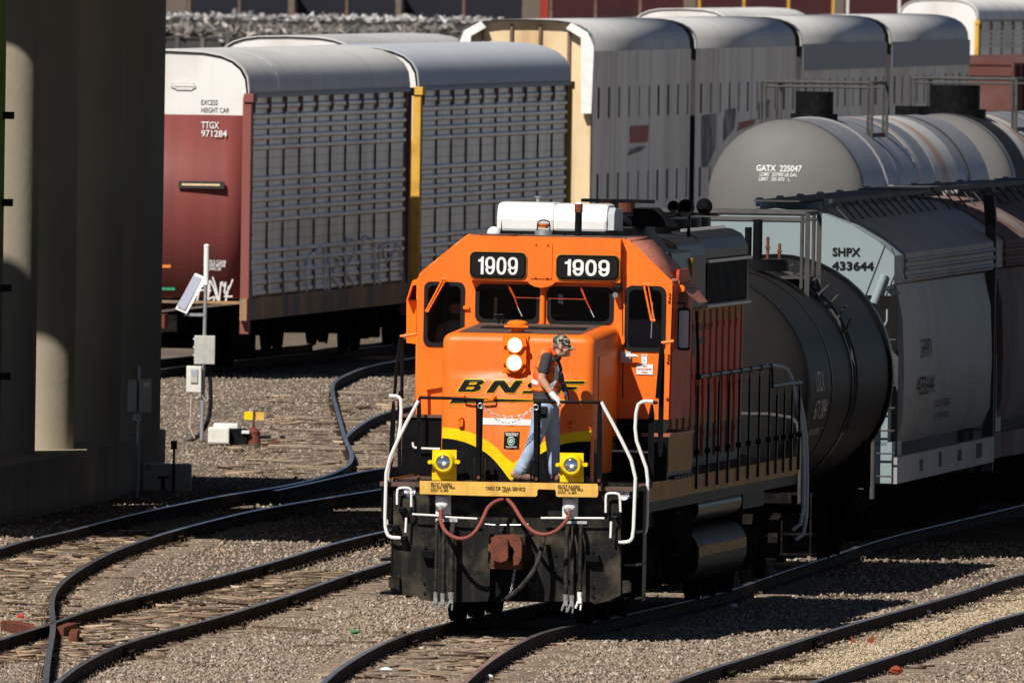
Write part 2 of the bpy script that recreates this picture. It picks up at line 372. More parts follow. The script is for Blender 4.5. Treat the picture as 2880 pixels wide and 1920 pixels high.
RI = [(1888, 1920), (1981, 1884), (2144, 1835), (2307, 1781), (2471, 1732), (2688, 1672), (2880, 1612)]
RJ = [(2280, 1920), (2416, 1873), (2580, 1822), (2688, 1785), (2880, 1721)]
RK = [(443, 1039), (536, 1028), (800, 1000), (1100, 970)]
def on_loco(x, y): q = LOCO @ Vector((x, y, 0)); return (q.x, q.y, 0)
def follow(side): return [on_loco(side*.755, 2.5), on_loco(side*.755, 9), on_loco(side*.755, 17), (2.55+side*.75, 320, 0), (3.47+side*.75, 331, 0), (4.3+side*.75, 341, 0), (6.1+side*.75, 358, 0), (9+side*.75, 385, 0)]
def ties(parent, A, B, y0, y1, extra=.55, gap=.6, alt=0):
    """ties across two rail centre lines"""
    A = [p for p in A]; B = [p for p in B]; y = y0; n = 0; me = None
    def at(C, y):
        for a, b in zip(C[:-1], C[1:]):
            if (a.y-y)*(b.y-y) <= 0 and abs(a.y-b.y) > 1e-6: return a.lerp(b, (y-a.y)/(b.y-a.y))
    while y < y1:
        a, b = at(A, y), at(B, y)
        if a is not None and b is not None:
            c = (a+b)/2; wd = (a-b).length+2*extra
            if me is None:
                q = MB()
                for k in range(7):                    # split, weathered timber: several long splinters
                    yy = -.12+k*.034; q.box(-.5+random.uniform(0, .03), .5-random.uniform(0, .03), yy, yy+.03, -.15, -.008+random.uniform(-.012, .012))
                o = q.build('tie', 'tie_wood', parent); me = o.data
            else: o = bpy.data.objects.new('tie', me); COL.objects.link(o); o.parent = parent
            o.location = (c.x+random.uniform(-.06, .06), c.y, -.150+random.uniform(-.01, .012)); o.rotation_euler = (0, random.uniform(-.004, .004), random.uniform(-.03, .03)); o.scale = (wd*random.uniform(.96, 1.04), 1, 1)
            n += 1
            if n >= 98: return
        y += gap+random.uniform(-.03, .03)
T = thing('railway_track', 'track with a kinked switch rail crossing the left foreground beside the pier', 'railway track', group='railway tracks')
ca = rail(T, RA, 25); cd = rail(T, RD, 25, joints=[(490, 1491)]); ties(T, ca, cd, 300, 352)
T = thing('railway_track', 'track running from the left edge to the locomotive pilot, second from the pier', 'railway track', group='railway tracks')
ce = rail(T, RE, 25, joints=[(400, 1673), (752, 1583), (1060, 1497), (205, 1730)]); cf = rail(T, RF, 25, joints=[(343, 1810), (815, 1672), (980, 1615)]); ties(T, ce, cf, 284, 330)
T = thing('railway_track', 'track under the orange locomotive', 'railway track', group='railway tracks')
cg = rail(T, RG, 25, follow(-1), joints=[(1153, 1779)]); ch = rail(T, RH, 25, follow(1)); ties(T, cg, ch, 277, 325)
T = thing('railway_track', 'track with spilled tan grain at the lower right', 'railway track', group='railway tracks')
def beyond(pix, far):
    a, b_ = G(*pix[-2]), G(*pix[-1]); d = (b_-a).normalized(); return [b_+d*(far-b_.y)*k/d.y+Vector((.0025*((far-b_.y)*k)**2, 0, 0)) for k in (.33, .66, 1)]
ci = rail(T, RI, 25, beyond(RI, 372), joints=[(2030, 1868), (2290, 1787)]); cj = rail(T, RJ, 25, beyond(RJ, 372), joints=[(2700, 1780)]); ties(T, ci, cj, 278, 326)
T = thing('railway_track', 'far curved branch rails joining the switch behind the locomotive nose', 'railway track', group='railway tracks')
cb = rail(T, RBr, 2); cc = rail(T, RC, 1)
b = MB()
o = None; me = None
for k in range(26):
    y = 384+k*2.2
    if me is None:
        o = MB().box(-1.6, 1.4, -.12, .12, -.12, 0).build('tie', 'tie_wood', T); me = o.data
    else: o = bpy.data.objects.new('tie', me); COL.objects.link(o); o.parent = T
    o.location = (-2.0+.012*(y-384)+random.uniform(-.3, .3), y, -.15); o.scale = (random.uniform(.8, 1.2), 1, 1)
T = thing('railway_track', 'track carrying the brown ended autorack car', 'railway track', group='railway tracks')
ck = rail(T, RK, 40)
rail(T, [(443-235, 1036), (536-235, 1025), (800-228, 997), (1100-222, 967)], 40)
# frog castings where the switch rail crosses
fr = thing('track_frog', 'rusty steel frog plates where the two left rails cross', 'track frog')
q = G(148, 1745)
for dx, dy, w_, l_, a in ((-.22, -1.2, .12, 1.8, 5), (.16, -.6, .12, 2.2, -3), (-.42, .5, .16, 1.2, 12), (.3, -2.8, .1, 1.4, 0)):
    M = Matrix.Translation((q.x+dx, q.y+dy, -.03)) @ Matrix.Rotation(R(a), 4, 'Z')
    MB().box(-w_/2, w_/2, -l_/2, l_/2, -.13, 0, M).build('plate', 'rust', fr, bevel=.01)
# grain between the right-hand rails
n = 26000; t = rng.uniform(0, 1, n); yy = 281+t*60; ia = np.interp(yy, [p.y for p in ci], [p.x for p in ci]); ib = np.interp(yy, [p.y for p in cj], [p.x for p in cj])
u = np.clip(rng.normal(.55, .10+.12*np.abs(np.sin(yy*.7)), n), .06, .94); P = np.stack([ia+(ib-ia)*u, yy, -.135+rng.uniform(-.015, .012, n)+.02*np.exp(-((u-.55)/.2)**2)], -1)
lumps('spilled_grain', P, rng.uniform(.012, .03, n), 'grain')
# old planks lying around the far switch
for k, (px, py, ln, a) in enumerate(((905, 1178, 1.6, 2), (930, 1212, 2.0, -3), (860, 1236, 1.5, 4), (1050, 1190, 1.5, 3), (915, 1262, 1.8, -2), (1040, 1268, 1.6, 2), (850, 1300, 1.2, -4), (1060, 1110, 1.6, 0), (930, 1320, 1.4, 3))):
    p = G(px, py, -.16); M = Matrix.Translation(p) @ Matrix.Rotation(R(a), 4, 'Z')
    o = MB().box(-ln/2, ln/2, -.14, .14, 0, random.uniform(.03, .07)).build('switch_timber', 'tie_wood', None, bevel=.01, M=M)
    tag(o, ('weathered timber lying at the far switch, '+('topmost left of the curved rail', 'second down left of the curved rail', 'leftmost beside the pale gravel', 'right of the curved rail under the frog', 'just below the frog on the left', 'lowest on the right of the curved rail', 'lowest left end', 'topmost between the two branch rails', 'nearest the near rail')[k]), 'timber', 'old timbers around the far switch')
mat('splinter', (.3, .22, .15), .9, spec=0., island=[(0, (.06, .042, .03)), (1, (.5, .38, .27)), (.3, (.14, .095, .065)), (.6, (.32, .23, .16)), (.85, (.42, .3, .2))])
def chips(A, B, y0, y1, n, lo=-.12, hi=1.12):
    yy = rng.uniform(y0, y1, n); a = np.interp(yy, [p.y for p in A], [p.x for p in A]); b = np.interp(yy, [p.y for p in B], [p.x for p in B]); u = rng.uniform(lo, hi, n)
    return np.stack([a+(b-a)*u, yy, rng.uniform(-.155, -.13, n)], -1)
P = np.concatenate([chips(ca, cd, 285, 345, 1150), chips(ce, cf, 282, 325, 850), chips(cg, ch, 277, 296, 260), chips(ci, cj, 278, 325, 420), chips([Vector((-4, 380, 0)), Vector((-4, 450, 0))], [Vector((-1, 380, 0)), Vector((-1, 450, 0))], 382, 448, 500)])
lumps('wood_splinters', P, np.clip(np.exp(rng.normal(np.log(.045), .45, len(P))), .015, .12), 'splinter', (4.5, .8, .32), turn=.5)
# debris
mat('debris_wood', (.12, .08, .055), .9, col2=(.3, .22, .15), scale=8, stretch=(3, 3, 1))
mat('plastic_white', (.75, .74, .7), .5); mat('plastic_green', (.05, .25, .08), .5); mat('debris_red', (.3, .06, .03), .7)
def stick(px, py, ln, ang, label, m='debris_wood', w_=.05, h_=.03):
    p = G(px, py, -.14); M = Matrix.Translation(p) @ Matrix.Rotation(R(ang), 4, 'Z') @ Matrix.Rotation(R(random.uniform(-3, 3)), 4, 'Y')
    o = MB().prismz([(-ln/2, -w_/2), (ln*.3, -w_/2), (ln/2, 0), (ln*.2, w_/2), (-ln*.45, w_*.3)], 0, h_).build('wood_scrap', m, None, M=M)
    tag(o, label, 'wood scrap', 'splintered wood on the ballast')
stick(808, 1770, .85, 8, 'long dark splinter slanting on the gravel left of the locomotive')
stick(845, 1776, .5, -6, 'thinner splinter just below the long dark one')
stick(640, 1691, 1.1, 5, 'weathered split timber between the second pair of rails')
stick(880, 1818, .45, 3, 'dark flat splinter above the scrap by the loco rail')
stick(1095, 1781, .4, -4, 'brown chip beside the rail leading to the locomotive')
stick(310, 1627, .6, 2, 'dark plank fragment beside the curved left rail')
stick(500, 1813, .35, 4, 'small dark stick on gravel below the second track')
stick(1000, 1808, .5, 2, 'black stick lying near the scrap of green')
stick(2180, 1865, .7, 9, 'dark stick near the spilled grain', w_=.04)
stick(430, 1849, .3, 3, 'short thin stick between the lowest left rails')
def lumpobj(name, px, py, r, m, label, cat, flat=.7, z=-.11):
    p = G(px, py, z); b = MB(); b.ell((0, 0, 0), r, r*.8, r*flat, 10, 7)
    b.v = [(x*random.uniform(.8, 1.2), y*random.uniform(.8, 1.2), zz*random.uniform(.8, 1.2)) for x, y, zz in b.v]
    tag(b.build(name, m, None, M=Matrix.Translation(p)), label, cat)
lumpobj('white_stone', 2610, 1721, .04, 'plastic_white', 'round white stone between the right-hand rails', 'stone', 1)
lumpobj('plastic_rag', 998, 1776, .06, 'plastic_green', 'crumpled green plastic scrap on the gravel', 'litter', .4)
lumpobj('plastic_rag', 1375, 1902, .05, 'plastic_white', 'crumpled white litter in front of the locomotive track', 'litter', .5)
lumpobj('plastic_cup', 370, 1822, .07, 'plastic_white', 'pale flattened litter between the lower left rails', 'litter', .4)
lumpobj('plastic_rag', 1085, 1881, .07, 'plastic_white', 'white torn litter lying beside the loco track curve', 'litter', .35)
lumpobj('paper_scrap', 2062, 1703, .055, 'plastic_white', 'pale square scrap in the shadow beside the locomotive', 'litter', .5)
lumpobj('red_scrap', 2520, 1884, .08, 'debris_red', 'crumpled red scrap right of the lowest rail', 'litter', .6)
lumpobj('orange_scrap', 58, 1732, .045, 'sticker_red', 'small orange scrap between the left rails', 'litter', .5)
for (px, py), lb in zip(((2400, 1806), (2446, 1806)), ('leaning reddish brown wedge, left of two on the grain', 'upright reddish brown wedge, right of two on the grain')):
    M = Matrix.Translation(G(px, py, -.12)); tag(MB().prism([(-.045, -.02), (.05, -.02), (.045 if px > 2420 else -.03, .09), (-.02, .03)], -.02, .02).build('brake_shoe', 'debris_red', None, M=M), lb, 'brake shoe')

# ------------------------------------------------------------------ overpass
mat('concrete', (.41, .355, .265), .85, spec=.0, col2=(.36, .31, .24), scale=.9, bump=.25, bscale=9, flake=(16, .71, (.12, .1, .08)), streak=(1.6, .35, (.2, .17, .14)))
mat('pipe_green', (.20, .26, .06), .6, col2=(.14, .18, .05), scale=6)
ov = thing('overpass', 'dark concrete overpass pier of tall round columns at the left, deck above the frame', 'bridge')
MB().prismz([(-90, 330.4), (-10, 330.4), (0, 329.1), (120, 329.1), (120, 348.0), (-90, 348.0)], 12.2, 13.6).build('deck', 'concrete', ov)
MB().box(-90, 120, 351.8, 368.6, 12.2, 13.6).build('deck', 'concrete', ov)
for k, (pxr, D) in enumerate(((8, 353.0), (105, 357.4), (214, 361.0), (344, 366.4), (456, 371.6))):
    r_ = .56; q = Dp(pxr, 800, D)
    b = MB(); n = 40; b.cyl((q.x-r_, D, -.2), (q.x-r_, D, 12.2), r_, n=n)
    b.build('column', 'concrete', ov, smooth=True)
a_, b_, c_, d_ = G(-60, 1490, -.2), G(222, 1431, -.2), G(350, 1396, -.2), G(464, 1362, -.2)
MB().prismz([(a_.x, a_.y), (b_.x, b_.y), (c_.x, c_.y), (d_.x, d_.y), (-12, 384), (-12, 344)], -.25, .62).build('footing_wall', 'concrete', ov, bevel=.03)
gp = thing('drain_pipe', 'green drain pipe strapped to the pier at the left edge', 'pipe')
q = Dp(0, 400, 350); MB().cyl((q.x-.05, 350, -.2), (q.x-.05, 350, 12), .11, n=20).build('pipe', 'pipe_green', gp, smooth=True)
for py in (325, 570, 810, 1058):
    z_ = Dp(20, py, 350).z; MB().box(q.x-.02, q.x+.19, 349.93, 350.2, z_-.05, z_+.05).build('bracket', 'black_paint', gp)

# ------------------------------------------------------------------ signal hardware
mat('galv', (.42, .43, .44), .45, .5, col2=(.34, .34, .35), scale=5)
mat('box_grey', (.55, .54, .49), .5, col2=(.45, .44, .4), scale=4, streak=(6, .3, (.3, .28, .25)))
mat('box_white', (.78, .77, .7), .5, col2=(.66, .64, .58), scale=4)
mat('panel_cell', (.42, .43, .52), .15)
mat('rubber', (.015, .015, .016), .5)
mp_ = G(567, 1238, -.15); MP = Matrix.Translation(mp_)
def mF(px, py, yl=0.): return F(px, py, yl, MP)
mast = thing('signal_mast', 'grey steel mast with tilted solar panel and control boxes beside the switch', 'signal mast', MP)
x0, zt = mF(581, 692); xm, zm = mF(577, 905)
MB().cyl((0, 0, 0), (x0*.96, 0, zt-.5), .032, .03, n=14).build('pole', 'galv', mast, smooth=True)
pc = MB().cyl((x0, 0, zt-.62), (x0, 0, zt), .042, n=14); pc.ell((x0, 0, zt), .047, .047, .035); pc.build('antenna', 'white_clean', mast, smooth=True)
P4 = [mF(*p) for p in ((548, 768), (577, 780), (520, 880), (493, 868))]
sp = MB(); sp.loft([[(x, -.1+.35*(i in (0, 1)), z) for i, (x, z) in enumerate(P4)], [(x+.03, -.1+.35*(i in (0, 1)), z-.01) for i, (x, z) in enumerate(P4)]])
spo = sp.build('solar_panel', 'white_clean', mast)
cxm = sum(p[0] for p in P4)/4; czm = sum(p[1] for p in P4)/4
Q4 = [(cxm+(x-cxm)*.84, czm+(z-czm)*.88) for x, z in P4]
MB().add([(x-.012, -.106+.33*(i in (0, 1)), z+.006) for i, (x, z) in enumerate(Q4)], [(0, 1, 2, 3)]).build('solar_cell', 'panel_cell', spo)
a0 = mF(518, 872); a1 = mF(577, 886)
MB().box(a0[0], a1[0], -.03, .03, a1[1]-.02, a1[1]+.03).build('arm', 'galv', mast)
(xa, za), (xb, zb) = mF(547, 943), mF(604, 1024)
bx = MB().box(xa, xb, -.1, .12, zb, za).build('control_box', 'box_grey', mast, bevel=.01)
for k in range(3): MB().cyl((xa-.02, 0, za-.06-k*.13), (xa+.01, 0, za-.06-k*.13), .02, n=8).build('hinge', 'galv', bx)
(xa, za), (xb, zb) = mF(525, 1028), mF(566, 1103)
m2 = MB().box(xa, xb, -.14, .06, zb, za).build('meter_box', 'box_white', mast, bevel=.012)
(xa2, za2), (xb2, zb2) = mF(536, 1036), mF(556, 1076)
MB().box(xa2, xb2, -.165, -.14, zb2, za2).build('door', 'box_grey', m2, bevel=.006)
(xa3, za3), (xb3, zb3) = mF(539, 1040), mF(553, 1057)
MB().box(xa3, xb3, -.169, -.165, zb3, za3).build('display', 'panel_cell', m2)
b = MB(); b.tube([(*[mF(x, y)[0]][:1], -.08, mF(x, y)[1]) for x, y in ((604, 960), (592, 968), (575, 1000), (566, 1060), (567, 1110), (580, 1130), (586, 1115), (578, 1095))], .009, 6, 2); b.build('wire', 'box_grey', mast, smooth=True)
b = MB(); b.tube([(mF(x, y)[0], .1, mF(x, y)[1]) for x, y in ((588, 1032), (592, 1080), (593, 1140), (585, 1190), (560, 1225), (535, 1240), (510, 1246))], .035, 10, 2); b.build('conduit', 'rubber', mast, smooth=True)
b = MB(); b.tube([(mF(x, y)[0], -.1, mF(x, y)[1]) for x, y in ((538, 1104), (537, 1150), (533, 1205), (548, 1232))], .009, 6, 2); b.build('cable', 'box_grey', mast, smooth=True)
# switch machine
ms = G(640, 1252, -.17); MS = Matrix.Translation(ms)
def sF(px, py, yl=0.): return F(px, py, yl, MS)
sw = thing('switch_machine', 'white cased switch machine with dark motor, low on the gravel by the mast', 'switch machine', MS)
(xa, za), (xb, zb) = sF(586, 1200), sF(645, 1246)
MB().box(xa, xb, -.3, .3, zb, za).build('case', 'box_white', sw, bevel=.02)
(xa, za), (xb, zb) = sF(600, 1190), sF(669, 1216)
MB().box(xa, xb, .1, .5, zb, za).build('cover', 'box_white', sw, bevel=.02)
(xa, za), (xb, zb) = sF(645, 1204), sF(696, 1250)
MB().box(xa, xb, -.15, .3, zb, za).build('motor', 'black_paint', sw, bevel=.02)
(xa, za), (xb, zb) = sF(680, 1209), sF(701, 1218)
MB().box(xa, xb, -.2, -.1, zb, za).build('bracket', 'white_clean', sw)
c = sF(712, 1216); MB().cyl((c[0], 0, 0), (c[0], 0, c[1]), .13, .1, n=16).ell((c[0], 0, c[1]), .11, .11, .08).build('spindle_housing', 'rust', sw, smooth=True)
c2 = sF(714, 1154); MB().cyl((c[0], 0, c[1]), (c2[0], 0, c2[1]), .02, n=8).build('target_staff', 'rust', sw)
(xa, za), (xb, zb) = sF(687, 1157), sF(711, 1180); MB().box(xa, xb, -.01, .01, zb, za).build('target', 'yellow_paint', sw)
(xa, za), (xb, zb) = sF(720, 1158), sF(742, 1181); MB().box(xa, xb, -.01, .01, zb, za).build('target', 'yellow_faded', sw)
(xa, za), (xb, zb) = sF(736, 1240), sF(790, 1258); MB().prism([(xa, zb), (xb, zb), (xb-.03, za+.02), (xa+.2, za), (xa, zb+.04)], -.1, .1).build('throw_rod', 'rust', sw)
# cabinet 25 and the shaded pole
mk = G(470, 1380, -.17); MK = Matrix.Translation(mk)
def kF(px, py, yl=0.): return F(px, py, yl, MK)
cb_ = thing('equipment_cabinet', 'low grey equipment cabinet numbered 25 at the foot of the pier', 'equipment cabinet', MK)
(xa, za), (xb, zb) = kF(402, 1302), kF(538, 1380)
MB().box(xa, xb, -.3, .3, 0, za).build('case', 'box_grey', cb_, bevel=.02)
(xa2, za2), (xb2, zb2) = kF(409, 1305, -.3), kF(423, 1321, -.3)
text('25', trect(xa2, zb2, xb2, za2, -.305), 'letter_black', cb_)
(xa2, za2), (xb2, zb2) = kF(445, 1337), kF(476, 1344)
MB().box(xa2, xb2, -.33, -.3, zb2, za2).build('handle', 'black_paint', cb_)
MB().box(xa2+.05, xb2-.06, -.32, -.3, .02, zb2).build('vent', 'black_paint', cb_)
pl_ = thing('marker_post', 'short black marker post in front of the low cabinet', 'marker post', MK)
(xa, za), (xb, zb) = kF(482, 1237), kF(499, 1262); xc = kF(490, 1300)[0]
MB().box(xa, xb, -.46, -.42, zb, za).build('plate', 'black_paint', pl_); MB().cyl((xc, -.44, 0), (xc, -.44, zb), .018, n=8).build('post', 'black_paint', pl_)
mq = G(385, 1402, -.17); MQ = Matrix.Translation(mq)
def qF(px, py, yl=0.): return F(px, py, yl, MQ)
po = thing('control_post', 'grey pole with twin boxes in the shade of the pier', 'control post', MQ)
MB().cyl((0, 0, 0), (.02, 0, qF(388, 1030)[1]), .03, n=12).build('pole', 'galv', po, smooth=True)
(xa, za), (xb, zb) = qF(360, 1068), qF(386, 1158); MB().box(xa, xb-.01, -.12, .1, zb, za).build('control_box', 'box_grey', po, bevel=.01)
(xa, za), (xb, zb) = qF(390, 1066), qF(425, 1160); MB().box(xa+.01, xb, -.12, .1, zb, za).build('control_box', 'box_grey', po, bevel=.01)
(xa, za), (xb, zb) = qF(404, 1074), qF(421, 1088); MB().box(xa, xb, -.125, -.12, zb, za).build('label_plate', 'white_clean', po)
(xa, za), (xb, zb) = qF(374, 1165), qF(394, 1182); mm_ = MB().box(xa, xb, -.06, -.04, zb, za).build('label_plate', 'white_clean', po)
text('15A', trect(xa+.01, zb+.02, xb-.01, za-.02, -.065), 'letter_black', mm_)
# ================================================================== locomotive
L = thing('locomotive', 'orange diesel locomotive numbered 1909 with a black and yellow nose', 'locomotive', LOCO)
NY, CY = .95, 3.5                                   # nose face, cab face
def ZY(zf, x, y, yl): return F(*zf(x, y), yl)
PY = 0.0
# platform, sill, pilot
MB().box(-1.5, 1.5, .02, 18.3, 1.585, 1.64).build('walkway', 'walkway_brown', L, bevel=.006)
MB().box(-1.1, 1.1, .3, 18.2, 1.05, 1.585).build('underframe', 'black_paint', L)
pil = FZ(z2, [(150, 640), (1690, 668), (1690, 760), (1582, 765), (1582, 1372), (1510, 1405), (1420, 1430), (1395, 1412), (1010, 1408), (1000, 1362), (1000, 1212), (757, 1212), (757, 1362), (745, 1410), (560, 1416), (395, 1412), (318, 1400), (300, 1378), (225, 1375), (186, 1350), (150, 1345)], .1)
pl = plate([pil], .1, .03).build('pilot', 'pilot_black', L)
(xa, za) = F(*z2(757, 1212), .1); (xb, zb) = F(*z2(1000, 1362), .1)
for side in (-1, 1):                                # step wells at the corners
    b = MB(); xs0, xs1 = (-1.49, -1.2) if side < 0 else (1.2, 1.49)
    b.box(xs0, xs1, .13, 1.25, 1.2, 1.585) if side < 0 else b.box(xs0-.05, xs1, .9, 1.3, .3, 1.585)
    for zz in (.33, .72, 1.1): b.box(xs0, xs1, .16, 1.2, zz, zz+.03)
    b.box(xs0, xs1, 1.2, 1.26, .3, 1.55); b.box(side*1.17-.015, side*1.17+.015, .13, 1.2, .3, 1.585)
    b.build('step_well', 'black_gloss', L)
for zf in ([(117, 1258), (186, 1252), (186, 1345), (150, 1328), (117, 1325)], [(1592, 1280), (1625, 1280), (1642, 1295), (1642, 1352), (1592, 1362)]):
    plate([FZ(z2, zf, .0)], .05, .04).build('foot_board', 'pilot_black', L, bevel=.006)
for zz in ([(330, 1095), (402, 1100), (402, 1140), (330, 1135)], [(1365, 1118), (1445, 1122), (1445, 1162), (1365, 1158)]):
    br = plate([FZ(z2, zz, .0)], .02, .06).build('bracket', 'black_paint', L, bevel=.004)
for px_, py_ in ((350, 1072), (345, 1297), (345, 1358), (1405, 1097), (1408, 1320), (1410, 1380), (1170, 1120), (1168, 1220)):
    x, z = F(*z2(px_, py_), .07); MB().cyl((x, .08, z), (x, .05, z), .016, n=8).build('bolt', 'black_paint', pl)
# yellow end beam with its warnings
BY = -.16
beam = FZ(z2, [(315, 652), (1432, 672), (1438, 690), (1438, 740), (1430, 756), (1185, 753), (1174, 748), (1172, 716), (1164, 708), (1064, 705), (1056, 712), (1054, 744), (1044, 752), (722, 748), (315, 735)], BY)
bm_ = plate([beam], BY+.012, .012).build('end_beam', 'yellow_faded', L)
MB().box(beam[0][0]+.02, beam[1][0]-.02, BY+.03, .07, beam[0][1]-.05, beam[0][1]-.012).build('beam_ledge', 'walkway_brown', L)
def btext(s, x0, y0, x1, y1, yl=BY, m='letter_black', zf=z2, par=None, bold=.02, off=.004):
    a = F(*zf(x0, y1), yl); c = F(*zf(x1, y0), yl); sl = F(*zf(x1, y1), yl)
    dz = 0 if zf is not z2 else -.006*(x1-x0)/500
    return text(s, lambda u, v: (a[0]+(c[0]-a[0])*u, yl-off, a[1]+(c[1]-a[1])*v+dz*u), m, par or bm_, bold)
for X0, X1 in ((385, 517), (1185, 1325)):
    k = 14 if X0 > 1000 else 0
    btext('PILOT RAISED', X0, 667+k, X1, 684+k); btext('TO 9IX PER FRA', X0, 687+k, X1+22, 702+k); btext('DOC 1L-8/5', X0, 706+k, X1-22, 720+k)
btext('YARD OR TRAIL SERVICE', 727, 692, 980, 711); btext('ONLY', 835, 712, 880, 725)
# ditch lights
def lens(parent, c, r, y, m='lens_glass'):
    b = MB(); b.ell((c[0], y, c[1]), r, r*.28, r, 20, 10); return b.build('lens', m, parent, smooth='all')
for q4, cc_ in (([(395, 458), (547, 458), (546, 650), (392, 648)], (466, 540)), ([(1198, 476), (1347, 478), (1348, 663), (1198, 660)], (1271, 557))):
    p4 = FZ(z2, q4, -.1); dl = plate([p4], -.1, .008).build('ditch_light', 'yellow_paint', L)
    MB().box(p4[0][0]+.03, p4[1][0]-.03, -.09, .12, p4[2][1]+.0, p4[0][1]-.02).build('light_box', 'yellow_paint', dl, bevel=.01)
    cx, cz = F(*z2(*cc_), -.2); 
    b = MB(); prof = [(.13, -.1), (.135, -.15), (.125, -.2), (.105, -.235), (.092, -.24), (.088, -.225), (.0, -.19)]
    n = 28; b.loft([[(cx+r*math.cos(2*math.pi*k/n), y, cz+r*math.sin(2*math.pi*k/n)) for k in range(n)] for r, y in [(max(a, .001), y) for a, y in prof]])
    for ax, az in ((-1, .05), (1, .12)): b.box(cx+ax*.125-.035, cx+ax*.125+.035, -.19, -.165, cz+az*.12-.02, cz+az*.12+.02); b.cyl((cx+ax*.165, -.2, cz+az*.12), (cx+ax*.165, -.155, cz+az*.12), .024, n=12)
    b.build('light_housing', 'yellow_paint', dl, smooth=True)
    lo_ = lens(dl, (cx, cz), .086, -.222)
    MB().ell((cx+.01, -.235, cz-.01), .03, .02, .03, 12, 8).build('bulb', 'white_clean', dl, smooth=True)
# front handrails and chain
HY = -.06
rail_ = MB()
lt = [F(*z2(x, y), HY) for x, y in ((310, 129), (500, 133), (718, 143))]
rt_ = [F(*z2(x, y), HY) for x, y in ((1035, 155), (1250, 157), (1455, 158))]
for s_ in (lt, rt_): MB().tube([(x, HY, z) for x, z in s_], .019, 10).build('handrail', 'black_gloss', L, smooth=True)
for xx, y0, y1, hw in ((691, 140, 655, .05), (1055, 158, 665, .052), (312, 135, 650, .026), (1450, 162, 675, .03)):
    x, za = F(*z2(xx, y0), HY); x2, zb = F(*z2(xx-4, y1), HY)
    b = MB()
    if hw > .04:
        b.prism([(x-hw*.8, za), (x+hw*.9, za), (x2+hw*.62, zb), (x2-hw*.62, zb)], HY-.012, HY+.012); b.box(x2-.075, x2-.06, HY-.03, HY+.03, zb, zb+.26); b.box(x2+.055, x2+.07, HY-.03, HY+.03, zb, zb+.26)
        b.prism([(x-.02, za), (x+.02, za), (x2+.02, zb), (x2-.02, zb)], HY-.035, HY-.01)
    else: b.prism([(x-hw*.6, za), (x+hw*.6, za), (x+hw, za-.15), (x2+hw, zb+.1), (x2+hw*.6, zb), (x2-hw*.6, zb), (x2-hw, zb+.1), (x-hw, za-.15)], HY-.01, HY+.01)
    st = b.build('stanchion', 'black_gloss', L, bevel=.004)
    MB().cyl((x2, HY-.05, zb+.045), (x2, HY-.02, zb+.045), .02, n=10).build('bolt', 'rust', st)
ch_ = thing('safety_chain', 'steel chain looped across the gap in the front railing', 'chain', LOCO)
def chain(p0, p1, sag, n, r, parent, ln=.055):
    p0, p1 = Vector(p0), Vector(p1); pts = []
    for i in range(n+1): t = i/n; p = p0.lerp(p1, t); p.z -= sag*4*t*(1-t); pts.append(p)
    for i in range(n):
        a, c = pts[i], pts[i+1]; d = (c-a); l = d.length*.62; d.normalize(); m = (a+c)/2
        s = Vector((0, 1, 0)) if i % 2 else d.cross(Vector((0, 1, 0))).normalized()
        s = (s-d*s.dot(d)).normalized(); lp = []
        for k in range(13): t = 2*math.pi*k/12; lp.append(m+d*(l*math.cos(t)*(1.0))+s*(r*2.4*math.sin(t)))
        MB().tube(lp, r, 6).build('chain_link', 'chain_steel', parent, smooth=True)
A_ = F(*z2(705, 180), HY); B_ = F(*z2(1045, 192), HY)
chain((A_[0], HY-.03, A_[1]), (B_[0], HY-.03, B_[1]), .12, 15, .0042, ch_)
chain((A_[0]+.03, HY-.04, A_[1]-.02), (B_[0]-.04, HY-.04, B_[1]-.01), .17, 15, .0042, ch_)
for q in ((700, 180), (1049, 190)):
    x, z = F(*z2(*q), HY); MB().tube([(x+.03*math.cos(t), HY-.045, z+.03*math.sin(t)) for t in [2*math.pi*k/12 for k in range(13)]], .007, 6).build('ring', 'bare_steel', ch_, smooth=True)
# white grab irons at the corners
def tubep(zf, pts, yl, r, m, name='grab_iron', n=8, sm=1, ys=None, parent=None):
    P = []
    for i, p in enumerate(pts):
        y = yl if ys is None else ys[i]; x, z = F(*zf(*p), y); P.append((x, y, z))
    return MB().tube(P, r, n, sm).build(name, m, parent or L, smooth=True)
tubep(z2, [(308, 148), (205, 335), (105, 555), (100, 750), (95, 925), (108, 990), (130, 1008), (168, 1012), (195, 1012)], -.05, .021, 'white_paint', ys=[-.06]*3+[-.04]*6)
tubep(z2, [(122, 118), (178, 120), (200, 150), (192, 350), (150, 470), (114, 570), (110, 760), (105, 930), (120, 942), (150, 944)], 1.1, .021, 'white_paint')
tubep(z2, [(1458, 155), (1475, 190), (1560, 345), (1676, 580), (1668, 800), (1660, 1000), (1640, 1033), (1605, 1040), (1568, 1038)], -.05, .021, 'white_paint', ys=[-.06]*3+[-.04]*6)
tubep(z2, [(1785, 155), (1725, 150), (1680, 180), (1670, 370), (1712, 490), (1752, 600), (1748, 800), (1744, 960), (1728, 985), (1690, 985)], 1.1, .021, 'white_paint')
tubep(z2, [(172, 802), (172, 712), (188, 697), (245, 697), (262, 712), (262, 816)], -.02, .015, 'white_paint')
tubep(z2, [(1487, 852), (1487, 745), (1500, 731), (1560, 731), (1576, 748), (1580, 850)], -.02, .015, 'white_paint')
tubep(z2, [(268, 863), (400, 870), (520, 884), (676, 891)], -.05, .012, 'white_paint', 'cut_lever', sm=0)
tubep(z2, [(1078, 887), (1250, 887), (1478, 888)], -.05, .012, 'white_paint', 'cut_lever', sm=0)
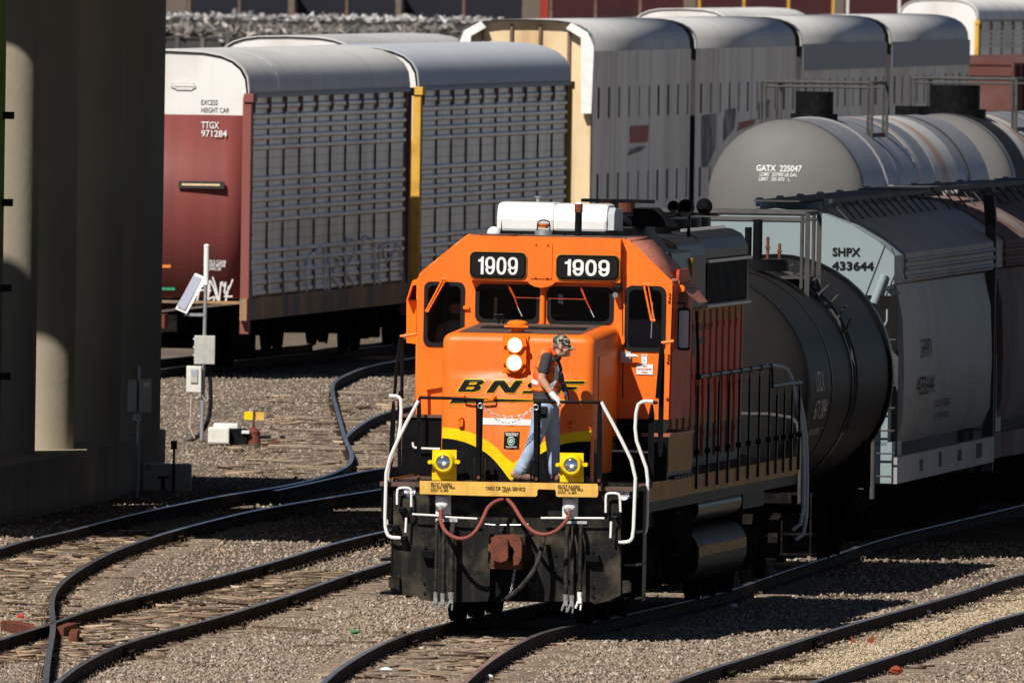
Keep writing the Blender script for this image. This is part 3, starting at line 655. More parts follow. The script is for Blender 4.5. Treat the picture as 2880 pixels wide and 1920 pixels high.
tubep(z2, [(725, 925), (800, 932), (940, 930), (998, 925)], -.05, .009, 'bare_steel', 'cut_lever', sm=0)
for pts, wp in (([(262, 822), (262, 850), (238, 862), (232, 890)], [(230, 885), (228, 935), (225, 978)]), ([(1580, 850), (1560, 880), (1530, 880), (1522, 912)], [(1521, 908), (1519, 960), (1517, 1012)])):
    tubep(z2, pts, -.04, .013, 'black_gloss', 'lever_arm'); tubep(z2, wp, -.05, .015, 'white_paint', 'lever_handle', sm=0)
for q in ((205, 835), (1558, 862), (160, 946), (210, 1014), (1575, 1040)):
    x, z = F(*z2(*q), .0); MB().box(x-.04, x+.04, -.05, .08, z-.03, z+.03).build('bracket', 'black_gloss', L, bevel=.008)
# 3 point contact stickers
for q in ((252, 717), (1600, 735)):
    x, z = F(*z2(*q), .065); st = MB().add([(a, .062, c) for a, c in circ(x, z, .072, rz=.078)], [tuple(range(24))]).build('safety_sticker', 'white_clean', L)
    b = MB(); n = 32
    o_ = circ(x, z, .072, n, .078); i_ = circ(x, z, .066, n, .072)
    b.add([(a, .058, c) for a, c in o_+i_], [(k, (k+1) % n, (k+1) % n+n, k+n) for k in range(n)]).build('sticker_ring', 'sticker_blue', st)
    t3 = MB()
    for a in (90, 210, 330):
        tx, tz = x+.052*math.cos(R(a)), z+.055*math.sin(R(a)); t3.add([(tx-.012, .058, tz-.008), (tx+.012, .058, tz-.008), (tx, .058, tz+.014)], [(0, 1, 2)])
    t3.build('sticker_mark', 'sticker_blue', st)
    text('3', trect(x-.012, z+.008, x+.012, z+.04, .057), 'sticker_blue', st, .03); text('POINT', trect(x-.03, z-.012, x+.03, z+.003, .057), 'sticker_blue', st, .03); text('CONTACT', trect(x-.028, z-.03, x+.028, z-.018, .057), 'sticker_red', st, .02)
# receptacles and hoses
for q4, cc_ in (([(415, 745), (510, 745), (510, 865), (415, 865)], (455, 788)), ([(1216, 760), (1311, 760), (1309, 880), (1213, 878)], (1259, 803))):
    p4 = FZ(z2, q4, .03); rc = plate([p4], .045, .02).build('receptacle', 'white_clean', L, bevel=.005)
    cx, cz = F(*z2(*cc_), -.03); b = MB(); b.cyl((cx, .04, cz), (cx, -.04, cz), .07, .075, 24); b.ell((cx, -.05, cz), .08, .025, .075, 20, 8); b.build('receptacle_cover', 'white_clean', rc, smooth=True)
    cx2, cz2 = F(*z2(cc_[0]-6, cc_[1]+40), -.06); MB().cyl((cx2, -.04, cz2+.03), (cx2, -.1, cz2-.03), .034, n=14).build('plug', 'bare_steel', rc, smooth=True)
def hose(name, pts, ys, r, m, label):
    t = []
    for p, y in zip(pts, ys): x, z = F(*z2(*p), y); t.append((x, y, z))
    return tag(MB().tube(t, r, 12, 2).build(name, m, None, smooth='all', M=LOCO), label, 'cable')
hose('jumper_cable', [(448, 838), (444, 900), (468, 965), (515, 1003), (575, 1022), (640, 1002), (690, 940), (722, 870), (742, 822), (785, 785), (840, 768)], [-.09, -.25, -.38, -.45, -.48, -.46, -.4, -.32, -.26, -.2, -.12], .023, 'hose_red', 'dull red jumper cable hanging from the left white receptacle')
hose('jumper_cable', [(866, 768), (905, 808), (940, 870), (985, 935), (1040, 982), (1110, 995), (1180, 968), (1226, 920), (1254, 878), (1259, 845)], [-.12, -.2, -.28, -.36, -.42, -.46, -.42, -.34, -.24, -.1], .023, 'hose_red', 'dull red jumper cable hanging from the right white receptacle')
for xt, yt, yb, r in ((422, 945, 1385, .021), (467, 975, 1392, .024), (520, 960, 1385, .034), (1242, 980, 1400, .028), (1280, 975, 1405, .024), (1330, 970, 1385, .024)):
    x, z = F(*z2(xt, yt), -.08); x2, zb_ = F(*z2(xt-8, yb), -.1)
    hs = MB().tube([(x, .03, z+.06), (x, -.07, z+.03), (x, -.09, z-.05), (x2, -.1, (z+zb_)/2), (x2, -.1, zb_)], r, 10, 1).build('air_hose', 'hose_black', L, smooth='all')
    b = MB(); b.cyl((x2, -.1, zb_+.06), (x2, -.1, zb_-.02), r*1.25, r*1.1, 10); b.box(x2-.02, x2+.025, -.13, -.08, zb_-.07, zb_-.01); b.cyl((x2-.015, -.1, zb_-.05), (x2-.045, -.1, zb_-.13), .018, .012, 8); b.cyl((x2+.02, -.1, zb_-.05), (x2+.012, -.1, zb_-.15), .016, .01, 8)
    b.build('hose_coupling', 'letter_white' if xt in (1330,) else 'bare_steel', hs, smooth=True)
for a4, s_ in (([(415, 890), (552, 892), (552, 912), (415, 910)], 'REL ACT MR'), ([(1240, 905), (1368, 907), (1368, 924), (1240, 922)], 'ACT  REL')):
    p4 = FZ(z2, a4, .06); pp = plate([p4], .06, .006).build('label_plate', 'grey_plastic', L)
    text(s_, trect(p4[0][0]+.02, p4[2][1]+.012, p4[2][0]-.02, p4[0][1]-.012, .052), 'letter_black', pp)
# coupler
MB().box(-.75, .75, .2, 1.1, .28, 1.2).build('opening_dark_block', 'black_paint', L)  # black block added behind the pilot so its opening reads dark
q4 = FZ(z2, [(755, 985), (990, 990), (1000, 1212), (757, 1212)], -.02)
MB().box(q4[0][0], q4[1][0], -.15, .1, q4[2][1], q4[0][1]).build('draft_gear', 'pilot_black', L, bevel=.02)
cp = thing('coupler', 'rusty coupler', 'coupler'); bpy.data.objects.remove(cp)
kn = plate([FZ(z2, [(768, 1022), (870, 1018), (873, 1130), (866, 1152), (830, 1165), (768, 1152), (765, 1100), (748, 1095), (748, 1050), (766, 1048)], -.5)], -.42, .13).build('coupler', 'rust', L, bevel=.02)
plate([FZ(z2, [(768, 1008), (800, 996), (900, 988), (945, 1005), (962, 1040), (958, 1140), (940, 1180), (905, 1185), (905, 1130), (915, 1100), (905, 1070), (885, 1060), (872, 1075), (872, 1150), (840, 1180), (770, 1178)], -.36)], -.33, .1).build('coupler_head', 'rust', kn, bevel=.02)
plate([FZ(z2, [(770, 1150), (955, 1160), (952, 1212), (760, 1205)], -.3)], -.2, .12).build('coupler_shank', 'rust', kn, bevel=.01)
x, z = F(*z2(870, 960), -.3); MB().tube([(x, -.3, z-.06), (x, -.28, z+.06)], .02, 8).build('lift_pin', 'black_gloss', kn)
cc2 = thing('coupler_chain', 'thin chain dangling below the rusty coupler', 'chain', LOCO)
p0 = F(*z2(920, 1180), -.3); p1 = F(*z2(885, 1375), -.3); chain((p0[0], -.3, p0[1]), (p1[0], -.3, p1[1]), .0, 14, .005, cc2)
hose('train_line_hose', [(1095, 1000), (1085, 1070), (1068, 1130), (1040, 1210), (1000, 1265), (940, 1335), (895, 1368), (858, 1400)], [-.02, -.16, -.24, -.3, -.33, -.34, -.33, -.33], .03, 'hose_black', 'thick black brake hose slanting below the coupler')
# ------------------------------------------------------------------ nose
zt_ = F(1440, 938, NY)[1]; xL = F(1241, 1100, NY)[0]; xR = F(1670, 1100, NY)[0]; xm = F(*z3(826, 1000), NY)[0]; zc = F(*z3(845, 850), NY)[1]; zb_ = 1.64
NW = (xR-xL)/2
def nose_y(x, z):
    p = .085*max(0, 1-abs(x-xm)/NW); t = min(1, max(0, (zc+.02-z)/.12)); return NY-p*t
zroof = F(1500, 911, CY)[1]
b = MB(); rad = .11; rings = []
zs_ = [zb_, zc-.1, zc-.05, zc, zc+.05, zt_-rad]
def ring(z, ins):
    a = rad; pts = []
    for k in range(7): t = R(180+90*k/6); pts.append((xL+ins+a+a*math.cos(t), NY+ins+a+a*math.sin(t)))
    for k in range(1, 12): xx = xL+ins+a+(xR-xL-2*ins-2*a)*k/12; pts.append((xx, None))
    pts.insert(7+6, (xm, None)) if False else None
    for k in range(7): t = R(270+90*k/6); pts.append((xR-ins-a+a*math.cos(t), NY+ins+a+a*math.sin(t)))
    out = [(x, (nose_y(x, z)+ins if y is None else (y-(NY-nose_y(x, z))*(1 if y < NY+ins+.03 else .3))), z) for x, y in pts]
    out += [(xR-ins, CY, z), (xL+ins, CY, z)]; return out
for z in zs_: rings.append(ring(z, 0))
for k in range(1, 6): t = R(90*k/5); rings.append(ring(zt_-rad+rad*math.sin(t), rad*(1-math.cos(t))))
top = rings[-1]; rise = zroof-zt_
rings[-1] = [(x, y, z+(0 if y < CY-.1 else rise)) for x, y, z in top]
for j in range(6, len(rings)-1): rings[j] = [(x, y, z+(0 if y < CY-.1 else rise)) for x, y, z in rings[j]]
nose = b.loft(rings).build('nose', 'orange_paint', L, smooth=True)
# worn dark roof sheet
MB().add([(xL+.16, NY+.17, zt_+.004), (xR-.2, NY+.17, zt_+.004), (xR-.2, CY-.01, zroof+.004), (xL+.16, CY-.01, zroof+.004)], [(0, 1, 2, 3)]).build('roof_panel', 'walkway_brown', nose)
def decal(splines, name, m, off, parent=nose, cut=True, offset=0.):
    vs, fs = curve_mesh(splines, 0, offset); me = bpy.data.meshes.new(name); me.from_pydata([(x, 0, y) for x, y, z in vs], [], fs)
    bm = bmesh.new(); bm.from_mesh(me)
    if cut:
        for co_, no_ in (((xm, 0, 0), (1, 0, 0)), ((0, 0, zc-.1), (0, 0, 1)), ((0, 0, zc+.02), (0, 0, 1))):
            bmesh.ops.bisect_plane(bm, geom=bm.verts[:]+bm.edges[:]+bm.faces[:], plane_co=co_, plane_no=no_)
    for v in bm.verts: v.co.y = nose_y(v.co.x, v.co.z)-off
    bm.normal_update(); bm.to_mesh(me); bm.free(); me.materials.append(MATS[m]); o = bpy.data.objects.new(name, me); COL.objects.link(o); o.parent = parent; return o
def N3(pts): return [F(*z3(*p), NY-.05) for p in pts]
def N2(pts): return [F(*z2(*p), NY-.05) for p in pts]
eL = xL+.022; eR = xR-.022
inner = [(443, 318), (490, 318), (540, 324), (590, 334), (640, 350), (690, 371), (735, 395), (775, 424), (810, 455), (845, 492), (880, 522), (905, 540), (930, 524), (965, 500), (1000, 470), (1035, 442), (1075, 418), (1120, 396), (1170, 374), (1230, 356), (1290, 345), (1350, 340), (1405, 338)]
outer = [(443, 385), (490, 387), (540, 394), (600, 410), (650, 430), (695, 453), (735, 478), (770, 507), (800, 538), (825, 568), (850, 600), (870, 628), (888, 648), (900, 648), (930, 615), (965, 575), (1005, 535), (1050, 500), (1100, 470), (1160, 440), (1230, 418), (1310, 406), (1405, 404)]
blk = N2(outer); blk[0] = (eL, blk[0][1]); blk[-1] = (eR, blk[-1][1])
yin = N2(inner); yin[0] = (eL, yin[0][1]); yin[-1] = (eR, yin[-1][1])
decal([[(eL, 1.645)]+blk[:13]+[(blk[12][0], 1.645)]], 'black_panel', 'black_paint', .004)
decal([[(blk[13][0], 1.645)]+blk[13:]+[(eR, 1.645)]], 'black_panel', 'black_paint', .004)
decal([yin+blk[::-1]], 'yellow_band', 'yellow_paint', .006)
wb = N3([(532, 1275), (700, 1278), (826, 1284), (1000, 1290), (1150, 1296), (1150, 1356), (826, 1346), (532, 1340)])
decal([wb], 'white_bar', 'white_clean', .006)
# railway lettering on the nose
def U(pts, x0, x1, yt, yb, sh):                      # unit box -> nose, v from 0 bottom to 1 top, sheared
    return [F(*z3(x0+(x1-x0)*u+sh*v, yb+(yt-yb)*v), NY-.05) for u, v in pts]
def arc(cx, cy, rx, ry, a0, a1, n=8): return [(cx+rx*math.cos(R(a0+(a1-a0)*k/n)), cy+ry*math.sin(R(a0+(a1-a0)*k/n))) for k in range(n+1)]
LB = [[(0, 0), (.70, 0)]+arc(.72, .28, .28, .28, -90, 70)+arc(.72, .76, .26, .24, -50, 90)+[(.7, 1), (0, 1)],
      [(.32, .2), (.32, .42), (.60, .42)]+arc(.60, .31, .08, .11, 90, -90, 4), [(.32, .58), (.32, .8), (.60, .8)]+arc(.60, .69, .08, .11, 90, -90, 4)]
LN = [[(0, 0), (.27, 0), (.27, .62), (.66, 0), (1, 0), (1, 1), (.73, 1), (.73, .38), (.34, 1), (0, 1)]]
LS = [[(0, .0), (.62, 0)]+arc(.68, .3, .32, .3, -90, 90)+[(.42, .6)]+arc(.42, .7, .1, .1, 270, 90, 4)+[(.98, .8), (.98, 1), (.34, 1)]+arc(.32, .7, .32, .3, 90, 270)+[(.58, .4)]+arc(.58, .3, .1, .1, 90, -90, 4)+[(0, .2)]]
LF = [[(0, 0), (.28, 0), (.28, .34), (.84, .34), (.84, .56), (.28, .56), (.28, .78), (1, .78), (1, 1), (0, 1)]]
for Lt, x0, x1, yt, yb, sh in ((LB, 292, 500, 908, 1026, 72), (LN, 570, 845, 916, 1034, 84), (LS, 915, 1130, 922, 1040, 80), (LF, 1200, 1442, 925, 1046, 74)):
    sp = [U(s, x0, x1, yt, yb, sh) for s in Lt]
    decal(sp, 'lettering_outline', 'yellow_paint', .006, offset=.008); decal(sp, 'lettering', 'letter_black', .009)
sw_ = N3([(215, 1135), (256, 1083), (480, 1086), (700, 1094), (1000, 1103), (1290, 1109), (1000, 1116), (700, 1121), (470, 1130)])
decal([sw_], 'lettering_outline', 'yellow_paint', .006, offset=.006); decal([sw_], 'lettering', 'letter_black', .009)
# equipment sticker
s4 = N2([(849, 343), (946, 343), (941, 452), (845, 449)]); stk = decal([s4], 'notice', 'letter_black', .008)
sx0, sx1, sz0, sz1 = s4[0][0], s4[1][0], s4[2][1], s4[0][1]; W_ = sx1-sx0; H_ = sz1-sz0
def nmap(x0, a0, x1, a1, off=.012): return lambda u, v: (x0+(x1-x0)*u, nose_y(x0+(x1-x0)*u, a0)-off, a0+(a1-a0)*v)
text('SmartStart', nmap(sx0+.08*W_, sz0+.84*H_, sx1-.08*W_, sz1-.03*H_), 'letter_white', stk, .02)
text('EQUIPPED', nmap(sx0+.14*W_, sz0+.05*H_, sx1-.14*W_, sz0+.15*H_), 'letter_white', stk, .02)
decal([[(sx0+.12*W_, sz0+.77*H_), (sx1-.12*W_, sz0+.77*H_), (sx1-.12*W_, sz0+.81*H_), (sx0+.12*W_, sz0+.81*H_)]], 'notice_mark', 'letter_white', .012, stk)
mx_, mz_ = sx0+.46*W_, sz0+.46*H_
decal([circ(mx_, mz_, .24*W_, 24, .26*H_)], 'notice_mark', 'letter_white', .011, stk)
decal([circ(mx_, mz_, .22*W_, 24, .21*H_), circ(mx_, mz_, .12*W_, 16, .11*H_)], 'notice_mark', 'sticker_green', .013, stk)
decal([circ(mx_, mz_, .06*W_, 12)], 'notice_mark', 'sticker_red', .013, stk)
# headlight
h4 = N3([(724, 470), (972, 470), (972, 857), (722, 855)])
pk = plate([h4], NY-.005, .012).build('headlight_pocket', 'orange_trim', nose)
hs = plate([FZ(z3, [(742, 520), (755, 495), (780, 480), (900, 478), (935, 488), (953, 515), (956, 640), (952, 800), (940, 835), (905, 852), (790, 850), (752, 825), (738, 790)], NY-.06)], NY-.055, .04).build('headlight', 'orange_trim', nose, bevel=.012)
for (cx_, cy_), r in (((846, 580), .083), ((840, 750), .088)):
    cx, cz = F(*z3(cx_, cy_), NY-.12); b = MB(); n = 28
    for ax, az in ((-.115, .0), (.115, .0)): b.box(cx+ax-.022, cx+ax+.022, NY-.13, NY-.1, cz+az-.02, cz+az+.02); b.cyl((cx+ax, NY-.14, cz), (cx+ax, NY-.1, cz), .013, n=8)
    b.loft([[(cx+q*math.cos(2*math.pi*k/n), y, cz+q*math.sin(2*math.pi*k/n)) for k in range(n)] for q, y in ((r+.018, NY-.09), (r+.018, NY-.13), (r+.004, NY-.14), (r-.004, NY-.125), (.01, NY-.12))])
    b.build('headlight_ring', 'orange_trim', hs, smooth=True)
    MB().ell((cx, NY-.123, cz), r*.93, .02, r*.93, 24, 8).build('headlight_lamp', 'lamp_lit', hs, smooth='all')
# nose fittings
cx, cz = F(*z3(870, 450), 1.3); b = MB(); b.cyl((cx, 1.3, zt_-.02), (cx, 1.3, cz+.07), .085, .08, 20); b.cyl((cx-.0, 1.3, cz+.07), (cx, 1.3, cz+.1), .125, n=24); b.ell((cx, 1.3, cz+.1), .12, .12, .035, 20, 8)
b.box(cx-.14, cx+.14, 1.15, 1.2, cz+.05, cz+.075); b.build('sand_filler', 'orange_trim', nose, smooth=True)
hx0, hz0 = F(*z3(562, 395), 2.6); hx1, _ = F(*z3(1350, 425), 2.2)
MB().box(hx0, hx1+.2, 2.1, 3.0, hz0-.08, hz0+.0).build('hatch', 'black_paint', nose, bevel=.01)
for dx in (660, 705):
    P_ = [F(*z3(dx+a, c), 2.6) for a, c in ((30, 375), (34, 300), (20, 288), (0, 290), (-8, 300))]
    MB().tube([(x, 2.6, z) for x, z in P_], .012, 8, 1).build('lift_ring', 'black_gloss', nose, smooth=True)
def nfit(pts, zf, name, m, r, off=.07, ends=True):
    P = [(x, nose_y(x, z)-off, z) for x, z in [F(*zf(*p), NY-.1) for p in pts]]
    if ends: P = [(P[0][0], P[0][1]+off, P[0][2])]+P+[(P[-1][0], P[-1][1]+off, P[-1][2])]
    return MB().tube(P, r, 8, 1).build(name, m, nose, smooth=True)
nfit([(348, 1070), (350, 1105), (640, 1112), (648, 1075)], z3, 'grab_iron', 'orange_trim', .012)
for a in ((330, 1050, 372, 1088), (632, 1058, 676, 1096)):
    x0_, q1 = F(*z3(a[0], a[1]), NY); x1_, q0 = F(*z3(a[2], a[3]), NY); MB().box(x0_, x1_, nose_y(x0_, q0)-.03, NY, q0, q1).build('iron_mount', 'orange_trim', nose, bevel=.006)
for x0__, y0__, x1__, y1__ in ((303, 1270, 354, 1362), (1345, 1310, 1388, 1378)):
    x0_, q1 = F(*z3(x0__, y0__), NY); x1_, q0 = F(*z3(x1__, y1__), NY); yy = nose_y((x0_+x1_)/2, q0)
    bb = MB().box(x1_-.03, x1_, yy-.05, yy+.02, q0, q1); bb.box(x0_, x1_, yy-.05, yy+.02, q1-.03, q1); bb.box(x0_+.015, x1_, yy-.05, yy+.02, q0, q0+.03); bb.box(x0_, x0_+.03, yy-.05, yy+.01, q0+.03, q0+.07); bb.build('latch_bracket', 'orange_trim', nose)
for x0__, y0__, x1__, y1__ in ((520, 560, 598, 640), (712, 560, 785, 640)):
    x0_, q1 = F(*z2(x0__, y0__), NY-.1); x1_, q0 = F(*z2(x1__, y1__), NY-.1)
    plate([[(x0_, q0), (x1_, q0), (x1_, q1), (x0_, q1)], [(x0_+.04, q0+.04), (x1_-.04, q0+.04), (x1_-.04, q1-.04), (x0_+.04, q1-.04)]], NY-.14, .03).build('frame_box', 'black_paint', nose)
# nose side door, right
MB().box(xR, xR+.012, 1.4, 2.9, 1.75, zt_-.25).build('nose_door', 'orange_trim', nose, bevel=.004)
x0_ = xR+.012; MB().box(x0_, x0_+.03, 1.5, 1.62, 2.4, 2.55).build('latch', 'bare_steel', nose)
MB().box(xR-.001, xR+.004, 1.1, CY, 1.645, 2.0).build('black_panel', 'black_paint', nose); MB().box(xR-.001, xR+.004, 1.1, CY, 2.0, 2.16).build('yellow_band', 'yellow_side', nose)
# ------------------------------------------------------------------ cab
CZ = CY
cabp = FZ(z1, [(236, 1283), (240, 900), (248, 600), (252, 556), (266, 530), (400, 421), (538, 310), (560, 301), (1000, 312), (1470, 322), (1500, 326), (1530, 345), (1765, 568), (1777, 590), (1776, 640), (1765, 950)], CY)
zflr = F(1300, 1167, CY)[1]
x_r = F(1880, 1178, CY)[0]; cabp = [(cabp[0][0], zflr)]+cabp[1:]+[(x_r, zflr)]
gapl = F(1240, 1000, CY)[0]
def hole(zf, a): p = F(*zf(a[0], a[1]), CY); q = F(*zf(a[2], a[3]), CY); return rrect(p[0], q[1], q[0], p[1], a[4])
WIN = [hole(z1, (600, 600, 976, 829, .085)), hole(z1, (1031, 614, 1415, 840, .085)), hole(z1, (292, 586, 517, 968, .075)), hole(z1, (1500, 610, 1726, 999, .085))]
cab = plate([cabp]+WIN, CY+.02, .02).build('cab', 'orange_paint', L)
def shell(poly, y0, y1, name, m, parent, skip=()):
    b = MB(); n = len(poly)
    for i in range(n):
        if i in skip: continue
        a, c = poly[i], poly[(i+1) % n]; k = len(b.v)
        d = Vector((c[0]-a[0], c[1]-a[1])); nn = Vector((-d.y, d.x)).normalized()*.03
        b.add([(a[0], y0, a[1]), (c[0], y0, c[1]), (c[0], y1, c[1]), (a[0], y1, a[1]), (a[0]-nn.x, y0, a[1]-nn.y), (c[0]-nn.x, y0, c[1]-nn.y), (c[0]-nn.x, y1, c[1]-nn.y), (a[0]-nn.x, y1, a[1]-nn.y)], [(0, 1, 2, 3), (7, 6, 5, 4), (0, 4, 5, 1), (1, 5, 6, 2), (2, 6, 7, 3), (3, 7, 4, 0)])
    return b.build(name, m, parent)
CE = CY+2.15; m_ = len(cabp)
lft = cabp[:4]; rgt = cabp[13:]; top_ = cabp[7:11]
def seg(poly, name, m):
    b = MB()
    for a, c in zip(poly[:-1], poly[1:]):
        b.add([(a[0], CY+.04, a[1]), (c[0], CY+.04, c[1]), (c[0], CE, c[1]), (a[0], CE, a[1])], [(0, 1, 2, 3)])
    o = b.build(name, m, cab, smooth=True); s = o.modifiers.new('thick', 'SOLIDIFY'); s.thickness = .03; s.offset = 0; return o
seg(cabp[0:4], 'side_wall', 'orange_paint'); seg(cabp[3:8], 'roof_slope', 'orange_paint'); seg(cabp[7:11], 'roof', 'walkway_brown'); seg(cabp[10:14], 'roof_slope', 'oxide_roof')
# right side wall with its window opening
vs, fs = curve_mesh([[(CY+.04, zflr), (CE, zflr), (CE, cabp[13][1]), (CY+.04, cabp[13][1])], rrect(CY+.55, zflr+.95, CY+1.7, zflr+1.75, .08)], .015)
xr0 = cabp[13][0]
def skew(v): t = (v[1]-zflr)/(cabp[13][1]-zflr); return (x_r+(xr0-x_r)*t+v[2], v[0], v[1])
MB().add([skew(v) for v in vs], fs).build('side_wall', 'orange_dark', cab)
MB().prism(cabp, CE-.0, CE+.03).build('back_wall', 'black_paint', cab); MB().prism([(x*.97, z-.02) for x, z in cabp[1:-1]], CE-.05, CE-.03).build('back_lining', 'interior_wall', cab)
MB().box(cabp[0][0]+.03, x_r-.03, CY+.05, CE-.03, zflr, zflr+.03).build('floor', 'interior_dark', cab)
MB().box(gapl-.2, 1.2, CY+.1, CY+.5, zflr+.04, zflr+.75).build('console', 'interior_grey', cab, bevel=.02)
for sx, zz in ((-.95, 0), (.95, 0)):
    st = MB().box(sx-.25, sx+.25, CE-1.1, CE-.6, zflr+.45, zflr+.58); st.box(sx-.25, sx+.25, CE-.66, CE-.54, zflr+.55, zflr+1.15); st.cyl((sx, CE-.85, zflr), (sx, CE-.85, zflr+.45), .06)
    st.build('seat', 'interior_grey' if sx < 0 else 'grey_plastic', cab, bevel=.04)
x, z = F(*z3(660, 330), CY+.3); x2, z_2 = F(*z3(664, 125), CY+.3); MB().cyl((x-.01, CY+.3, z-.1), (x2, CY+.3, z_2), .022, n=10).build('broom_handle', 'wood_pale', cab)
x, z = F(*z3(1283, 138), CY+.08); MB().box(x-.032, x+.032, CY+.06, CY+.09, z-.055, z+.055).build('wall_switch', 'grey_plastic', cab, bevel=.01)
# lower cabinets beside the nose and at the cab sides
xl0 = F(*z2(205, 400), CY)[0]; xl1 = xL; zl1 = F(*z2(300, 253), CY)[1]
MB().box(xl0, xl1-.005, CY-.05, CY+.5, 1.645, zl1).build('side_cabinet', 'black_gloss', L, bevel=.008)
MB().box(xl0-.01, xl1-.006, CY-.08, CY+.5, zl1, zflr).build('cabinet_ledge', 'walkway_brown', L)
tubep(z2, [(272, 410), (272, 435), (285, 447), (420, 452), (442, 452)], CY-.12, .013, 'white_paint')
xq0 = xR; xq1 = F(*zS(180, 1000), 2.6)[0]
MB().box(xq0+.01, 1.42, CY-.06, CY+.4, 1.645, zflr-.003).build('side_cabinet', 'black_gloss', L, bevel=.008)
MB().box(xq0+.01, 1.45, CY-.5, CY+.3, 2.1, 2.13).build('step_tread', 'black_paint', L)
tubep(z2, [(1473, 463), (1630, 466), (1785, 475)], CY-.52, .014, 'white_paint', 'step_nosing', sm=0)
sb = MB().box(1.2, 1.5, CY-.25, CE+.3, 1.645, zflr-.2).build('battery_box', 'black_gloss', L, bevel=.01)
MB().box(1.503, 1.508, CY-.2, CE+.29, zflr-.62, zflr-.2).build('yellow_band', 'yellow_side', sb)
MB().box(1.19, 1.53, CY-.26, CE+.3, zflr-.2, zflr-.16).build('lid', 'oxide_roof', sb)
b = MB()
for k in range(6): b.box(1.5, 1.56, CY+.1+k*.35, CY+.35+k*.35, 1.66, 1.70)
b.build('hinge', 'black_paint', sb)
def digits(s, x0, z0, x1, z1, y, parent):
    n = len(s); ws = [.55 if c == '1' else 1.0 for c in s]; g = .14; tot = sum(ws)+g*(n-1); u = (x1-x0)/tot; x = x0; H = z1-z0
    def el(cx, cz, rx, rz, a0=0, a1=360, k=20): return [(cx+rx*math.copysign(abs(math.cos(R(a0+(a1-a0)*i/k)))**.82, math.cos(R(a0+(a1-a0)*i/k))), cz+rz*math.copysign(abs(math.sin(R(a0+(a1-a0)*i/k)))**.82, math.sin(R(a0+(a1-a0)*i/k)))) for i in range(k if a1-a0 == 360 else k+1)]
    for c, w_ in zip(s, ws):
        W_ = u*w_; t = u*.27; b = MB()
        if c == '1': plate([[(x+W_-t*1.05, z0), (x+W_, z0), (x+W_, z1), (x+W_-t*.75, z1), (x+W_-t*1.2, z1-.13*H), (x, z1-.17*H), (x, z1-.29*H), (x+W_-t*1.05, z1-.29*H)]], y, .002, b)
        elif c == '0': plate([el(x+W_/2, z0+H/2, W_/2, H/2), el(x+W_/2, z0+H/2, W_/2-t, H/2-t*.85)], y, .002, b)
        else:
            cz = z1-.34*H; rz = .34*H; cx = x+W_/2
            plate([el(cx, cz, W_/2, rz), el(cx, cz, W_/2-t, rz-t*.8)], y, .002, b)
            rb = .5*H; cz2 = z0+H/2
            o = el(cx, cz2, W_/2, H/2, -168, 10, 18); i = el(cx, cz2, W_/2-t, H/2-t*.8, -160, 10, 18)[::-1]
            plate([o+i], y+.0006, .002, b)
        b.build('lettering', 'letter_white', parent); x += W_+u*g
# number board visor
VY = CY-.14
vis = FZ(z1, [(562, 303), (1466, 325), (1462, 588), (1075, 583), (1052, 602), (1020, 614), (985, 618), (948, 611), (922, 598), (905, 580), (558, 571)], VY)
vz = plate([vis], VY+.07, .07).build('number_board_housing', 'orange_paint', cab, bevel=.006)
cp_ = FZ(z1, [(922, 343), (1056, 343), (1058, 560), (920, 562)], VY); c0, c1 = cp_[3], cp_[1]
cpn = plate([rrect(c0[0], c0[1], c1[0], c1[1], .015)], VY-.006, .006).build('access_panel', 'orange_paint', vz)
for qx, qy in ((955, 355), (1027, 356), (952, 551), (1022, 553)): x, z = F(*z1(qx, qy), VY); MB().cyl((x, VY-.03, z), (x, VY, z), .012, n=8).build('bolt', 'orange_trim', cpn)
for (a, c, d, e), (ta, tb, tcx, td) in (((563, 402, 896, 562), (612, 430, 848, 541)), ((1082, 420, 1455, 573), (1132, 446, 1400, 550))):
    p = F(*z1(a, c), VY); q = F(*z1(d, e), VY)
    fr_ = plate([rrect(p[0]-.01, q[1]-.01, q[0]+.01, p[1]+.01, .07)], VY-.008, .01).build('number_frame', 'yellow_side', vz)
    nb = plate([rrect(p[0], q[1], q[0], p[1], .065)], VY-.012, .014).build('number_board', 'black_gloss', vz)
    plate([rrect(p[0]+.02, q[1]+.02, q[0]-.02, p[1]-.02, .05)], VY-.024, .004).build('number_panel', 'letter_black', nb)
    p = F(*z1(ta, tb), VY); q = F(*z1(tcx, td), VY); digits('1909', p[0], q[1], q[0], p[1], VY-.03, nb)
# window seals and panes
for i, h in enumerate(WIN):
    xs_ = [p[0] for p in h]; zs2 = [p[1] for p in h]; cx, cz = (min(xs_)+max(xs_))/2, (min(zs2)+max(zs2))/2
    wd_, hg_ = max(xs_)-min(xs_), max(zs2)-min(zs2)
    def grow(d): return [(cx+(x-cx)*(1+2*d/wd_), cz+(z-cz)*(1+2*d/hg_)) for x, z in h]
    wf = plate([grow(.012), grow(-.035)], CY-.002, .014).build('window', 'rubber', cab, bevel=.004)
    MB().add([(x, CY+.01, z) for x, z in grow(-.03)], [tuple(range(len(h)))]).build('pane', 'window_glass', wf)
x0_, q1 = F(*z1(982, 620), CY-.03); x1_, q0 = F(*z1(1008, 838), CY-.03); MB().cyl(((x0_+x1_)/2, CY-.02, q0), ((x0_+x1_)/2, CY-.02, q1+.05), .033, n=14).build('window_post', 'orange_trim', cab, smooth=True)
